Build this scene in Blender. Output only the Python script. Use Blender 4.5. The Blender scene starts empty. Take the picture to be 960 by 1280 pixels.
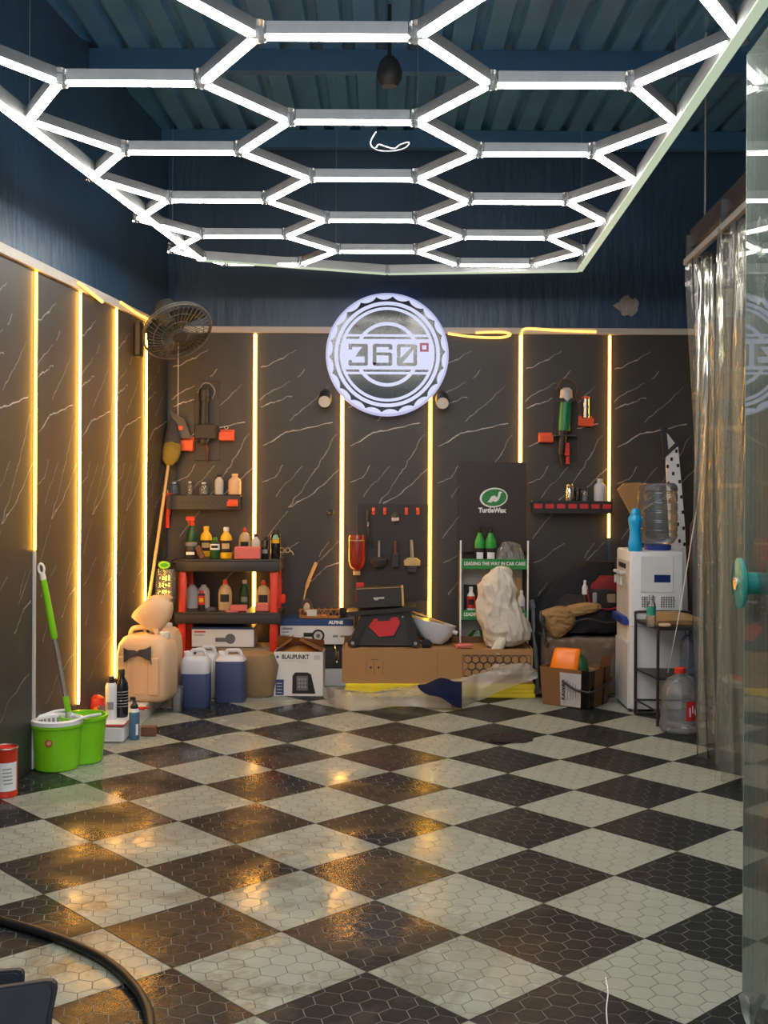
import bpy, bmesh, math, random
from mathutils import Vector, Matrix, noise
random.seed(7)
PI = math.pi
S = bpy.context.scene
COL = S.collection

# ------------------------------------------------------------------ camera
F, CX, CY, H, ROLL = 1453.0, 480.0, 592.7, 1.437, 0.005
_c, _s = math.cos(ROLL), math.sin(ROLL)
cam = bpy.data.cameras.new('camera')
cam.sensor_fit = 'HORIZONTAL'; cam.sensor_width = 36.0
cam.lens = F / 960.0 * 36.0
cam.shift_y = -(640.0 - CY) / 960.0
cam.clip_start = 0.05
co = bpy.data.objects.new('camera', cam); COL.objects.link(co)
co.matrix_world = Matrix(((_c, -_s, 0, 0), (0, 0, -1, 0), (_s, _c, 0, H), (0, 0, 0, 1)))
S.camera = co

# ------------------------------------------------------------------ world, exposure
W = bpy.data.worlds.new('overcast'); S.world = W; W.use_nodes = True
bg = W.node_tree.nodes['Background']
bg.inputs[0].default_value = (0.80, 0.90, 1.0, 1); bg.inputs[1].default_value = 0.9
vs = S.view_settings
S.display_settings.display_device = 'sRGB'
vs.view_transform = 'Standard'; vs.look = 'None'; vs.gamma = 1.0; vs.use_curve_mapping = False
vs.exposure = 0.0
TUBE_POWER = 30.0
LED = (1.0, .43, .052); LED_POWER = 50.0
S.cycles.use_denoising = True
S.cycles.max_bounces = 10; S.cycles.transparent_max_bounces = 24
S.cycles.sample_clamp_indirect = 6.0
S.cycles.caustics_refractive = False

# ------------------------------------------------------------------ helpers
def P(px, py, Y):
    a = (px - CX) / F; b = -(py - CY) / F
    return Vector(((a * _c - b * _s) * Y, Y, H + (a * _s + b * _c) * Y))
def G(px, py, z=0.0):
    a = (px - CX) / F; b = -(py - CY) / F
    dz = a * _s + b * _c
    return P(px, py, (z - H) / dz)
def at(px, py, Y, z):
    v = P(px, py, Y); v.z = z; return v
def zat(py, Y): return H - (py - CY) / F * Y
def wl(Y): return -2.124 + 0.0757 * Y          # left wall x at depth Y
BY = 8.10                                       # back wall

def tag(o, label, cat, group=None, kind=None):
    o['label'] = label
    if cat: o['category'] = cat
    if group: o['group'] = group
    if kind: o['kind'] = kind
    return o
def thing(name, label, cat, loc=(0, 0, 0), rz=0.0, group=None, rot=None):
    o = bpy.data.objects.new(name, None); COL.objects.link(o)
    o.empty_display_size = 0.05
    o.location = loc; o.rotation_euler = rot if rot else (0, 0, rz)
    return tag(o, label, cat, group)
def copy_tree(o, loc=None, label=None, parent=None):
    c = o.copy(); COL.objects.link(c); c.parent = parent
    if loc is not None: c.location = loc
    if label: c['label'] = label
    for ch in list(o.children): copy_tree(ch, parent=c)
    return c

class MB:
    def __init__(self): self.bm = bmesh.new(); self.mi = 0
    def _f(self, vs_):
        try:
            f = self.bm.faces.new(vs_); f.material_index = self.mi; return f
        except ValueError: return None
    def box(self, c, s, rot=None, bev=0.0, seg=1, taper=1.0):
        M = Matrix.Translation(c)
        if rot is not None: M = M @ (rot if isinstance(rot, Matrix) else Matrix.Rotation(rot, 4, 'Z'))
        v = []
        for z in (-.5, .5):
            t = taper if z > 0 else 1.0
            for x, y in ((-.5, -.5), (.5, -.5), (.5, .5), (-.5, .5)):
                v.append(self.bm.verts.new(M @ Vector((x * s[0] * t, y * s[1] * t, z * s[2]))))
        fs = [self._f([v[i] for i in q]) for q in ((3, 2, 1, 0), (4, 5, 6, 7), (0, 1, 5, 4), (1, 2, 6, 5), (2, 3, 7, 6), (3, 0, 4, 7))]
        if bev > 0:
            es = list({e for f in fs for e in f.edges})
            r = bmesh.ops.bevel(self.bm, geom=es, offset=bev, segments=seg, affect='EDGES', profile=.5)
            for f in r['faces']: f.material_index = self.mi
        return self
    def ring(self, pts): return [self.bm.verts.new(p) for p in pts]
    def skin(self, rings, cap0=True, cap1=True, closed=True):
        for a, b in zip(rings, rings[1:]):
            n = len(a)
            for i in range(n if closed else n - 1):
                j = (i + 1) % n
                self._f([a[i], a[j], b[j], b[i]])
        if cap0: self._f(list(reversed(rings[0])))
        if cap1: self._f(rings[-1])
        return self
    def cyl(self, p0, p1, r, r1=None, n=16, cap=True):
        p0, p1 = Vector(p0), Vector(p1); r1 = r if r1 is None else r1
        d = (p1 - p0).normalized()
        a = d.orthogonal().normalized(); b = d.cross(a)
        rs = []
        for p, q in ((p0, r), (p1, r1)):
            rs.append(self.ring([p + a * math.cos(2 * PI * i / n) * q + b * math.sin(2 * PI * i / n) * q for i in range(n)]))
        return self.skin(rs, cap, cap)
    def lathe(self, prof, n=24, c=(0, 0, 0), sx=1.0, sy=1.0, M=None, cap=True):
        c = Vector(c); rs = []
        for r, z in prof:
            pts = [Vector((math.cos(2 * PI * i / n) * max(r, 1e-4) * sx, math.sin(2 * PI * i / n) * max(r, 1e-4) * sy, z)) + c for i in range(n)]
            if M is not None: pts = [M @ p for p in pts]
            rs.append(self.ring(pts))
        return self.skin(rs, cap, cap)
    def loft(self, secs, n=32, ex=2.0, amp=0.0, fr=8.0, seed=0.0, M=None, zs=1.0):
        """secs: (z, cx, cy, rx, ry); super-ellipse of exponent ex; amp: crumple"""
        rs = []
        for z, cx, cy, rx, ry in secs:
            pts = []
            for i in range(n):
                t = 2 * PI * i / n
                ct, st = math.cos(t), math.sin(t)
                x = math.copysign(abs(ct) ** (2 / ex), ct); y = math.copysign(abs(st) ** (2 / ex), st)
                p = Vector((cx + x * rx, cy + y * ry, z))
                if amp:
                    q = Vector((p.x + .35 * p.z * (1 - zs), p.y, p.z * zs)) * fr + Vector((seed, seed * 1.7, 0))
                    k = noise.noise(q) * 1.0 + (1 - 2.2 * abs(noise.noise(q * 1.7 + Vector((0, 0, q.z * .6))))) * .8 + (1 - 2.4 * abs(noise.noise(q * 3.1))) * .35 + .2 * noise.noise(q * 6)
                    nrm = Vector((x / max(rx, .01), y / max(ry, .01), 0)).normalized()
                    p += nrm * k * amp + Vector((0, 0, noise.noise(q * .8 + Vector((9, 3, 1))) * amp * .6))
                if M is not None: p = M @ p
                pts.append(p)
            rs.append(self.ring(pts))
        return self.skin(rs)
    def prism(self, poly, y0, y1, M=None):
        """polygon in x,z extruded along y"""
        f = (lambda p: M @ p) if M is not None else (lambda p: p)
        a = self.ring([f(Vector((x, y0, z))) for x, z in poly]); b = self.ring([f(Vector((x, y1, z))) for x, z in poly])
        return self.skin([a, b])
    def annulus(self, rin, rout, y0, y1, n=64, c=(0, 0), wave=None):
        """ring in x,z plane, extruded in y"""
        def pts(r, y, w=None):
            o = []
            for i in range(n):
                t = 2 * PI * i / n
                q = w(t) if w else r
                o.append(Vector((c[0] + math.cos(t) * q, y, c[1] + math.sin(t) * q)))
            return self.ring(o)
        a = pts(rin, y0); b = pts(rout, y0, wave); d = pts(rout, y1, wave); e = pts(rin, y1)
        self.skin([a, b, d, e, a], False, False)
        return self
    def tube(self, pts, r, n=8, cap=True):
        pts = [Vector(p) for p in pts]; rs = []
        prev = None
        for i, p in enumerate(pts):
            d = (pts[min(i + 1, len(pts) - 1)] - pts[max(i - 1, 0)]).normalized()
            a = d.orthogonal().normalized() if prev is None else (prev - d * prev.dot(d)).normalized()
            prev = a; b = d.cross(a)
            q = r[i] if isinstance(r, (list, tuple)) else r
            rs.append(self.ring([p + a * math.cos(2 * PI * k / n) * q + b * math.sin(2 * PI * k / n) * q for k in range(n)]))
        return self.skin(rs, cap, cap)
    def torus(self, R, r, M, n=32, m=8, sx=1.0, sy=1.0, a0=0.0, a1=2 * PI):
        full = abs(a1 - a0 - 2 * PI) < 1e-6
        rs = []
        k = n if full else n + 1
        for i in range(k):
            t = a0 + (a1 - a0) * i / n
            o = Vector((math.cos(t) * sx, math.sin(t) * sy, 0))
            rs.append(self.ring([M @ (o * R + Vector((math.cos(t), math.sin(t), 0)) * math.cos(2 * PI * j / m) * r + Vector((0, 0, math.sin(2 * PI * j / m) * r))) for j in range(m)]))
        if full: rs.append(rs[0])
        return self.skin(rs, not full, not full)
    def grid(self, nu, nv, fn, thick=0.0):
        vs_ = [[self.bm.verts.new(fn(u / nu, v / nv)) for u in range(nu + 1)] for v in range(nv + 1)]
        for v in range(nv):
            for u in range(nu):
                self._f([vs_[v][u], vs_[v][u + 1], vs_[v + 1][u + 1], vs_[v + 1][u]])
        if thick:
            r = bmesh.ops.solidify(self.bm, geom=self.bm.faces[:], thickness=thick)
        return self
    def mesh(self, name, mats, smooth=35):
        bmesh.ops.recalc_face_normals(self.bm, faces=self.bm.faces[:])
        me = bpy.data.meshes.new(name); self.bm.to_mesh(me); self.bm.free()
        for m in (mats if isinstance(mats, (list, tuple)) else [mats]): me.materials.append(m)
        if smooth:
            for p in me.polygons: p.use_smooth = True
            me.set_sharp_from_angle(angle=math.radians(smooth))
        return me
    def build(self, name, mats, parent=None, smooth=35, loc=None):
        return link(name, self.mesh(name, mats, smooth), parent, loc)
def link(name, me, parent=None, loc=None):
    o = bpy.data.objects.new(name, me); COL.objects.link(o)
    if parent is not None: o.parent = parent
    if loc is not None: o.location = loc
    return o
def Rx(a): return Matrix.Rotation(a, 4, 'X')
def Ry(a): return Matrix.Rotation(a, 4, 'Y')
def Rz(a): return Matrix.Rotation(a, 4, 'Z')
def T(*p): return Matrix.Translation(p if len(p) == 3 else p[0])
def smoothpath(pts, k=6):
    pts = [Vector(p) for p in pts]; out = []
    for i in range(len(pts) - 1):
        a, b, c, d = pts[max(i - 1, 0)], pts[i], pts[i + 1], pts[min(i + 2, len(pts) - 1)]
        for j in range(k):
            t = j / k
            out.append(.5 * ((2 * b) + (c - a) * t + (2 * a - 5 * b + 4 * c - d) * t * t + (3 * b - a - 3 * c + d) * t ** 3))
    out.append(pts[-1]); return out
def text(s, size, m, parent, loc, name='lettering', rot=(PI / 2, 0, 0), ext=0.0006, sx=1.0, bold=0.0, label=None):
    cu = bpy.data.curves.new('t', 'FONT'); cu.body = s; cu.size = size; cu.extrude = ext
    cu.align_x = 'CENTER'; cu.align_y = 'CENTER'; cu.offset = bold; cu.resolution_u = 3
    o = bpy.data.objects.new('t', cu); COL.objects.link(o)
    me = bpy.data.meshes.new_from_object(o.evaluated_get(bpy.context.evaluated_depsgraph_get()))
    bpy.data.objects.remove(o); bpy.data.curves.remove(cu)
    me.materials.clear(); me.materials.append(m)
    r = link(name, me, parent, loc); r.rotation_euler = rot; r.scale = (sx, 1, 1)
    if label: r['label'] = label
    return r

# ------------------------------------------------------------------ materials
def nt(name):
    m = bpy.data.materials.new(name); m.use_nodes = True
    t = m.node_tree; return m, t, t.nodes, t.links, t.nodes['Principled BSDF']
def mat(name, col, rough=.5, metal=0.0, var=.12, scale=14.0, bump=0.0, bscale=60.0, coat=0.0, spec=.5, trans=0.0, sub=0.0):
    m, t, N, L, b = nt(name)
    b.inputs['Roughness'].default_value = rough; b.inputs['Metallic'].default_value = metal
    b.inputs['Specular IOR Level'].default_value = spec
    b.inputs['Coat Weight'].default_value = coat; b.inputs['Transmission Weight'].default_value = trans
    tc = N.new('ShaderNodeTexCoord')
    nz = N.new('ShaderNodeTexNoise'); nz.inputs['Scale'].default_value = scale; nz.inputs['Detail'].default_value = 4
    L.new(tc.outputs['Object'], nz.inputs['Vector'])
    mx = N.new('ShaderNodeMix'); mx.data_type = 'RGBA'
    mx.inputs[6].default_value = tuple(max(0, c * (1 - var)) for c in col[:3]) + (1,)
    mx.inputs[7].default_value = tuple(min(1, c * (1 + var)) for c in col[:3]) + (1,)
    L.new(nz.outputs['Fac'], mx.inputs[0]); L.new(mx.outputs[2], b.inputs['Base Color'])
    if bump:
        n2 = N.new('ShaderNodeTexNoise'); n2.inputs['Scale'].default_value = bscale; n2.inputs['Detail'].default_value = 5
        L.new(tc.outputs['Object'], n2.inputs['Vector'])
        bp = N.new('ShaderNodeBump'); bp.inputs['Strength'].default_value = bump; bp.inputs['Distance'].default_value = .01
        L.new(n2.outputs['Fac'], bp.inputs['Height']); L.new(bp.outputs[0], b.inputs['Normal'])
    return m
def glow(name, col, power):
    m, t, N, L, b = nt(name)
    b.inputs['Base Color'].default_value = (.15, .15, .15, 1)
    b.inputs['Emission Color'].default_value = tuple(col) + (1,); b.inputs['Emission Strength'].default_value = power
    return m
def film(name, tint, milk=.15, col=(.6, .6, .58), rough=.12, gloss=.5, bump=0.0, bscale=20.0, stretch=None):
    """thin clear plastic: transparent, a little milky, glossy at grazing angles"""
    m, t, N, L, b = nt(name)
    b.inputs['Base Color'].default_value = tuple(col) + (1,); b.inputs['Roughness'].default_value = .4
    tr = N.new('ShaderNodeBsdfTransparent'); tr.inputs[0].default_value = tuple(tint) + (1,)
    gl = N.new('ShaderNodeBsdfGlossy'); gl.inputs['Roughness'].default_value = rough
    lw = N.new('ShaderNodeLayerWeight'); lw.inputs[0].default_value = .35
    mu = N.new('ShaderNodeMath'); mu.operation = 'MULTIPLY'; mu.inputs[1].default_value = gloss
    m1 = N.new('ShaderNodeMixShader'); m1.inputs[0].default_value = milk
    m2 = N.new('ShaderNodeMixShader')
    L.new(tr.outputs[0], m1.inputs[1]); L.new(b.outputs[0], m1.inputs[2])
    L.new(lw.outputs['Fresnel'], mu.inputs[0]); L.new(mu.outputs[0], m2.inputs[0])
    L.new(m1.outputs[0], m2.inputs[1]); L.new(gl.outputs[0], m2.inputs[2])
    L.new(m2.outputs[0], N['Material Output'].inputs[0])
    if bump:
        tc = N.new('ShaderNodeTexCoord'); mp = N.new('ShaderNodeMapping')
        if stretch: mp.inputs['Scale'].default_value = stretch
        nz = N.new('ShaderNodeTexNoise'); nz.inputs['Scale'].default_value = bscale; nz.inputs['Detail'].default_value = 3
        bp = N.new('ShaderNodeBump'); bp.inputs['Strength'].default_value = bump; bp.inputs['Distance'].default_value = .02
        L.new(tc.outputs['Object'], mp.inputs[0]); L.new(mp.outputs[0], nz.inputs['Vector'])
        L.new(nz.outputs['Fac'], bp.inputs['Height'])
        for k in (gl, lw, b): L.new(bp.outputs[0], k.inputs['Normal'])
    return m

M = {}
M['black'] = mat('black_plastic', (.018, .018, .019), .45)
M['blackgloss'] = mat('black_gloss', (.012, .012, .014), .18)
M['dark'] = mat('dark_plastic', (.035, .034, .034), .5)
M['charcoal'] = mat('charcoal_board', (.028, .025, .022), .55)
M['grey'] = mat('grey_plastic', (.25, .25, .25), .5)
M['lightgrey'] = mat('light_grey_plastic', (.5, .5, .5), .4)
M['white'] = mat('white_plastic', (.72, .73, .74), .35, var=.04)
M['offwhite'] = mat('offwhite_card', (.62, .60, .56), .6, var=.06)
M['alu'] = mat('aluminium', (.42, .42, .42), .38, .85)
M['chrome'] = mat('chrome', (.75, .74, .72), .16, 1.0)
M['steel'] = mat('galvanised_steel', (.42, .41, .39), .35, .9, var=.3, scale=6)
M['red'] = mat('red_plastic', (.62, .035, .015), .38)
M['orange'] = mat('orange_clip', (.75, .09, .02), .42)
M['redlab'] = mat('red_label', (.55, .03, .03), .45)
M['crimson'] = mat('crimson_fabric', (.16, .006, .014), .8, bump=.3)
M['green'] = mat('lime_green_plastic', (.22, .62, .012), .33, var=.05)
M['shelfgreen'] = mat('green_card', (.02, .22, .05), .5)
M['darkgreen'] = mat('dark_green', (.008, .07, .02), .4)
M['capgreen'] = mat('green_cap', (.03, .32, .04), .35)
M['yellow'] = mat('yellow_plastic', (.78, .46, .01), .35, var=.05)
M['foam'] = mat('yellow_foam', (.82, .62, .02), .6, var=.06)
M['cream'] = mat('cream_plastic', (.64, .45, .28), .42, var=.06)
M['gold'] = mat('champagne_plastic', (.52, .38, .20), .35)
M['pink'] = mat('pink_foam', (.62, .16, .15), .85, bump=.3, bscale=140)
M['brown'] = mat('brown_sponge', (.16, .07, .045), .9, bump=.4, bscale=120)
M['wood'] = mat('pale_wood', (.58, .34, .13), .55, var=.2, scale=9)
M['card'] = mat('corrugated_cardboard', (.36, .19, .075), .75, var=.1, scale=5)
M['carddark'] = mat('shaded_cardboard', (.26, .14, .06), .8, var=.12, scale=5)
M['navy'] = mat('navy_cloth', (.012, .018, .075), .9, bump=.3, bscale=300)
M['blue'] = mat('blue_print', (.02, .05, .16), .45)
M['royal'] = mat('royal_blue_plastic', (.015, .045, .28), .35)
M['cyan'] = mat('cyan_plastic', (.01, .36, .72), .25, var=.05)
M['sack'] = mat('woven_white_sack', (.60, .55, .46), .75, var=.12, bump=.35, bscale=45)
M['tan'] = mat('tan_cotton', (.32, .19, .075), .9, var=.18, bump=.35, bscale=60)
M['blackfabric'] = mat('black_fabric', (.012, .012, .015), .85, var=.3, bump=.4, bscale=40)
M['brownfabric'] = mat('brown_fabric', (.22, .15, .09), .6, var=.25, bump=.5, bscale=25)
M['brownpaper'] = mat('brown_paper', (.28, .18, .09), .8, var=.15, bump=.5, bscale=25)
M['rag'] = mat('brown_rag', (.022, .011, .009), .95, var=.3, bump=.8, bscale=50)
M['neonorange'] = mat('orange_packet', (1.0, .22, .005), .3, var=.04)
M['straw'] = mat('straw_bristle', (.22, .17, .03), .9, var=.4, bump=.8, bscale=90)
M['bluegrey'] = mat('blue_grey_bristle', (.05, .05, .06), .9, var=.3)
M['wrapfilm'] = film('stretch_wrap', (.93, .92, .90), .13, (.5, .47, .45), .14, .8, .6, 14)
M['fan'] = mat('grey_fan_plastic', (.085, .084, .074), .45)
M['bamboo'] = mat('bamboo', (.50, .36, .15), .5, var=.2)
M['print'] = mat('black_print', (.012, .012, .012), .6)
M['greyprint'] = mat('grey_print', (.25, .25, .26), .6)
M['whiteprint'] = mat('white_print', (.8, .8, .8), .5)
M['amber'] = mat('amber_net', (.34, .15, .04), .5, var=.3)
M['steelpole'] = mat('mop_steel', (.75, .72, .68), .25, .9)
M['bluedetergent'] = mat('blue_liquid', (.055, .075, .17), .3, var=.06)
M['palewhite'] = mat('translucent_white_plastic', (.55, .57, .62), .38, var=.05)
M['boxwhite'] = mat('white_printed_card', (.66, .66, .66), .45, var=.03)
M['speakergrey'] = mat('printed_grey', (.12, .12, .13), .5)
M['clear'] = film('clear_plastic', (.95, .96, .97), .17, (.6, .62, .64), .08, .9)
M['clearblue'] = film('bluish_clear_plastic', (.80, .88, .98), .12, (.45, .5, .6), .1, .8)
M['blueliq'] = film('blue_liquid_clear', (.35, .55, .8), .45, (.12, .25, .42), .1, .7)
M['bag'] = film('crumpled_clear_bag', (.95, .94, .92), .24, (.68, .66, .63), .18, .7, .5, 16)
M['sheet'] = film('plastic_sheeting', (.95, .94, .92), .33, (.70, .67, .62), .16, .6, .5, 14)
M['strip'] = film('pvc_strip', (.95, .95, .90), .10, (.66, .64, .55), .09, .9, .45, 9, (1, 1, .25))
M['glass'] = film('door_glass', (.90, .96, .93), .14, (.50, .60, .53), .015, .95)
M['glassedge'] = mat('green_glass_edge', (.30, .46, .40), .2)
M['aqua'] = film('aqua_plastic', (.22, .72, .66), .55, (.04, .42, .38), .08, .8)
M['tube'] = glow('tube_light', (1.0, .98, .92), TUBE_POWER)
M['raildim'] = glow('dim_rail_light', (.80, 1.0, .72), .55)
M['led'] = glow('warm_led', LED, LED_POWER)
M['ledbloom'] = glow('led_bloom_glow', (1.0, .33, .03), .75)  # amber emission paints the orange bloom along the strip edges
M['ledtail'] = glow('dim_led_tail', (1.0, .48, .10), 2.2)
M['ledsoft'] = glow('warm_led_yellow', (1.0, .46, .016), LED_POWER * .7)
M['sign'] = glow('sign_white', (.60, .65, .93), .95)
M['signrim'] = glow('sign_rim_white', (.52, .55, .86), .8)
M['signblack'] = mat('sign_black_vinyl', (.012, .016, .022), .12, spec=.6)
M['signred'] = glow('sign_red', (.62, .03, .12), .45)
M['trim'] = mat('cream_trim', (.52, .47, .41), .5, var=.08)
M['hose'] = mat('black_hose', (.012, .011, .010), .4)
M['bin'] = mat('dark_grey_bin', (.045, .045, .055), .5)

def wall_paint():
    m, t, N, L, b = nt('flare_blue_wall_paint')  # dark wall paint with the blue lens-flare haze mixed into its colour
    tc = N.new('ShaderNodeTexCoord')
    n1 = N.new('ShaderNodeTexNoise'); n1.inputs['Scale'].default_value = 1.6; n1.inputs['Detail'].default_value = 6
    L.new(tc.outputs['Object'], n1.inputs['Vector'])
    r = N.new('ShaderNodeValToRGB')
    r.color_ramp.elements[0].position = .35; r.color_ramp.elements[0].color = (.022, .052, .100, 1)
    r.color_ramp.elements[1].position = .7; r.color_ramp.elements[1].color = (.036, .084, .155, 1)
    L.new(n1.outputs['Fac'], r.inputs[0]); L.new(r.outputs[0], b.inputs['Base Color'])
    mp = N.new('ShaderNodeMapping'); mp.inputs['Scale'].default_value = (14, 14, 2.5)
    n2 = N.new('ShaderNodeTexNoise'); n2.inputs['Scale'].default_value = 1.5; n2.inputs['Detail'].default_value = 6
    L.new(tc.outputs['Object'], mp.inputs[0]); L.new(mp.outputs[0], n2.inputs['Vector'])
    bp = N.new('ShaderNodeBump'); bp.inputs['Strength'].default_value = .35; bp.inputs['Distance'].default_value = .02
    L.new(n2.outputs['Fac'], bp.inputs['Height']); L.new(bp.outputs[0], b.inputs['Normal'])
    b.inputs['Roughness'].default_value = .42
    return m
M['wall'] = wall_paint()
M['ceiling'] = mat('flare_blue_sheet', (.065, .195, .36), .3, .0, var=.3, scale=3, coat=.2)  # the blue is lens-flare haze put into the roof colour
M['ceilinglight'] = mat('flare_blue_sheet_pale', (.085, .23, .40), .28, .0, var=.35, scale=3, coat=.2)  # same flare blue, paler copy for sheets showing reflections
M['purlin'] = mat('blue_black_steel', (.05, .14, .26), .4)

VEINS = [([(9, 557.5), (37, 540.6), (67, 535), (95, 527.5)], 1.0), ([(101, 542.5), (76, 584), (52, 619), (40, 634)], .55),
         ([(40, 634), (71, 617.5), (88, 602.5), (107, 584)], .8), ([(9, 604), (22, 599), (33, 580)], .6),
         ([(6, 460), (30, 449), (49, 438)], .8), ([(6, 509), (43, 495.6)], .9), ([(5, 500), (22, 488), (42, 477)], .45),
         ([(52, 471), (60, 463)], .5), ([(43, 525), (65, 507), (90, 483)], .6), ([(70, 727), (83, 714.6), (104, 702)], .8),
         ([(79, 696), (92, 678)], .5), ([(14, 672), (27, 656), (38, 640)], .7), ([(16, 704), (33, 693), (54, 678)], .5),
         ([(77, 704), (91, 691), (103, 675)], .6), ([(24, 620), (46, 597), (58, 583)], .45), ([(20, 743), (33, 727)], .5),
         ([(30, 800), (60, 780), (100, 765)], .5)]
def marble():
    m, t, N, L, b = nt('black_marble_panel')
    g = bpy.data.node_groups.new('vein', 'ShaderNodeTree')
    I = g.interface
    for nm, ty in (('P', 'NodeSocketVector'), ('A', 'NodeSocketVector'), ('B', 'NodeSocketVector'), ('S', 'NodeSocketFloat')):
        I.new_socket(nm, in_out='INPUT', socket_type=ty)
    I.new_socket('O', in_out='OUTPUT', socket_type='NodeSocketFloat')
    gi = g.nodes.new('NodeGroupInput'); go = g.nodes.new('NodeGroupOutput')
    def vm(op, a, c=None):
        n = g.nodes.new('ShaderNodeVectorMath'); n.operation = op
        g.links.new(a, n.inputs[0])
        if c is not None: g.links.new(c, n.inputs[1])
        return n
    pa = vm('SUBTRACT', gi.outputs[0], gi.outputs[1]).outputs[0]; ba = vm('SUBTRACT', gi.outputs[2], gi.outputs[1]).outputs[0]
    d1 = vm('DOT_PRODUCT', pa, ba).outputs['Value']; d2 = vm('DOT_PRODUCT', ba, ba).outputs['Value']
    dv = g.nodes.new('ShaderNodeMath'); dv.operation = 'DIVIDE'; dv.use_clamp = True
    g.links.new(d1, dv.inputs[0]); g.links.new(d2, dv.inputs[1])
    sc = g.nodes.new('ShaderNodeVectorMath'); sc.operation = 'SCALE'
    g.links.new(ba, sc.inputs[0]); g.links.new(dv.outputs[0], sc.inputs['Scale'])
    ln = vm('LENGTH', vm('SUBTRACT', pa, sc.outputs[0]).outputs[0]).outputs['Value']
    mr = g.nodes.new('ShaderNodeMapRange'); mr.inputs['From Min'].default_value = .0008; mr.inputs['From Max'].default_value = .0044
    mr.inputs['To Max'].default_value = 0.0
    g.links.new(ln, mr.inputs['Value']); g.links.new(gi.outputs[3], mr.inputs['To Min'])
    g.links.new(mr.outputs[0], go.inputs[0])
    uv = N.new('ShaderNodeTexCoord')
    nz = N.new('ShaderNodeTexNoise'); nz.inputs['Scale'].default_value = 11; nz.inputs['Detail'].default_value = 5
    L.new(uv.outputs['UV'], nz.inputs['Vector'])
    s1 = N.new('ShaderNodeVectorMath'); s1.operation = 'SUBTRACT'; s1.inputs[1].default_value = (.5, .5, .5)
    L.new(nz.outputs['Color'], s1.inputs[0])
    s2 = N.new('ShaderNodeVectorMath'); s2.operation = 'MULTIPLY'; s2.inputs[1].default_value = (.05, .05, 0)
    L.new(s1.outputs[0], s2.inputs[0])
    ad = N.new('ShaderNodeVectorMath'); ad.operation = 'ADD'
    L.new(uv.outputs['UV'], ad.inputs[0]); L.new(s2.outputs[0], ad.inputs[1])
    prev = None
    for line, st in VEINS:
        for a, c in zip(line, line[1:]):
            n = N.new('ShaderNodeGroup'); n.node_tree = g
            L.new(ad.outputs[0], n.inputs[0])
            n.inputs[1].default_value = (a[0] * .00555, H + (CY - a[1]) * .005575, 0)
            n.inputs[2].default_value = (c[0] * .00555, H + (CY - c[1]) * .005575, 0)
            n.inputs[3].default_value = st
            if prev is None: prev = n.outputs[0]
            else:
                x = N.new('ShaderNodeMath'); x.operation = 'MAXIMUM'
                L.new(prev, x.inputs[0]); L.new(n.outputs[0], x.inputs[1]); prev = x.outputs[0]
    fl = N.new('ShaderNodeTexNoise'); fl.inputs['Scale'].default_value = 7; fl.inputs['Detail'].default_value = 3
    L.new(uv.outputs['UV'], fl.inputs['Vector'])
    fm = N.new('ShaderNodeMapRange'); fm.inputs['From Min'].default_value = .3; fm.inputs['From Max'].default_value = .65
    fm.inputs['To Min'].default_value = .15
    L.new(fl.outputs['Fac'], fm.inputs['Value'])
    mm = N.new('ShaderNodeMath'); mm.operation = 'MULTIPLY'; L.new(prev, mm.inputs[0]); L.new(fm.outputs[0], mm.inputs[1])
    mx = N.new('ShaderNodeMix'); mx.data_type = 'RGBA'
    b1 = N.new('ShaderNodeMix'); b1.data_type = 'RGBA'
    b1.inputs[6].default_value = (.029, .028, .026, 1); b1.inputs[7].default_value = (.050, .048, .044, 1)
    L.new(fl.outputs['Fac'], b1.inputs[0])
    L.new(b1.outputs[2], mx.inputs[6]); mx.inputs[7].default_value = (.62, .60, .55, 1)
    L.new(mm.outputs[0], mx.inputs[0]); L.new(mx.outputs[2], b.inputs['Base Color'])
    b.inputs['Roughness'].default_value = .5
    return m
M['marble'] = marble()

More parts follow.
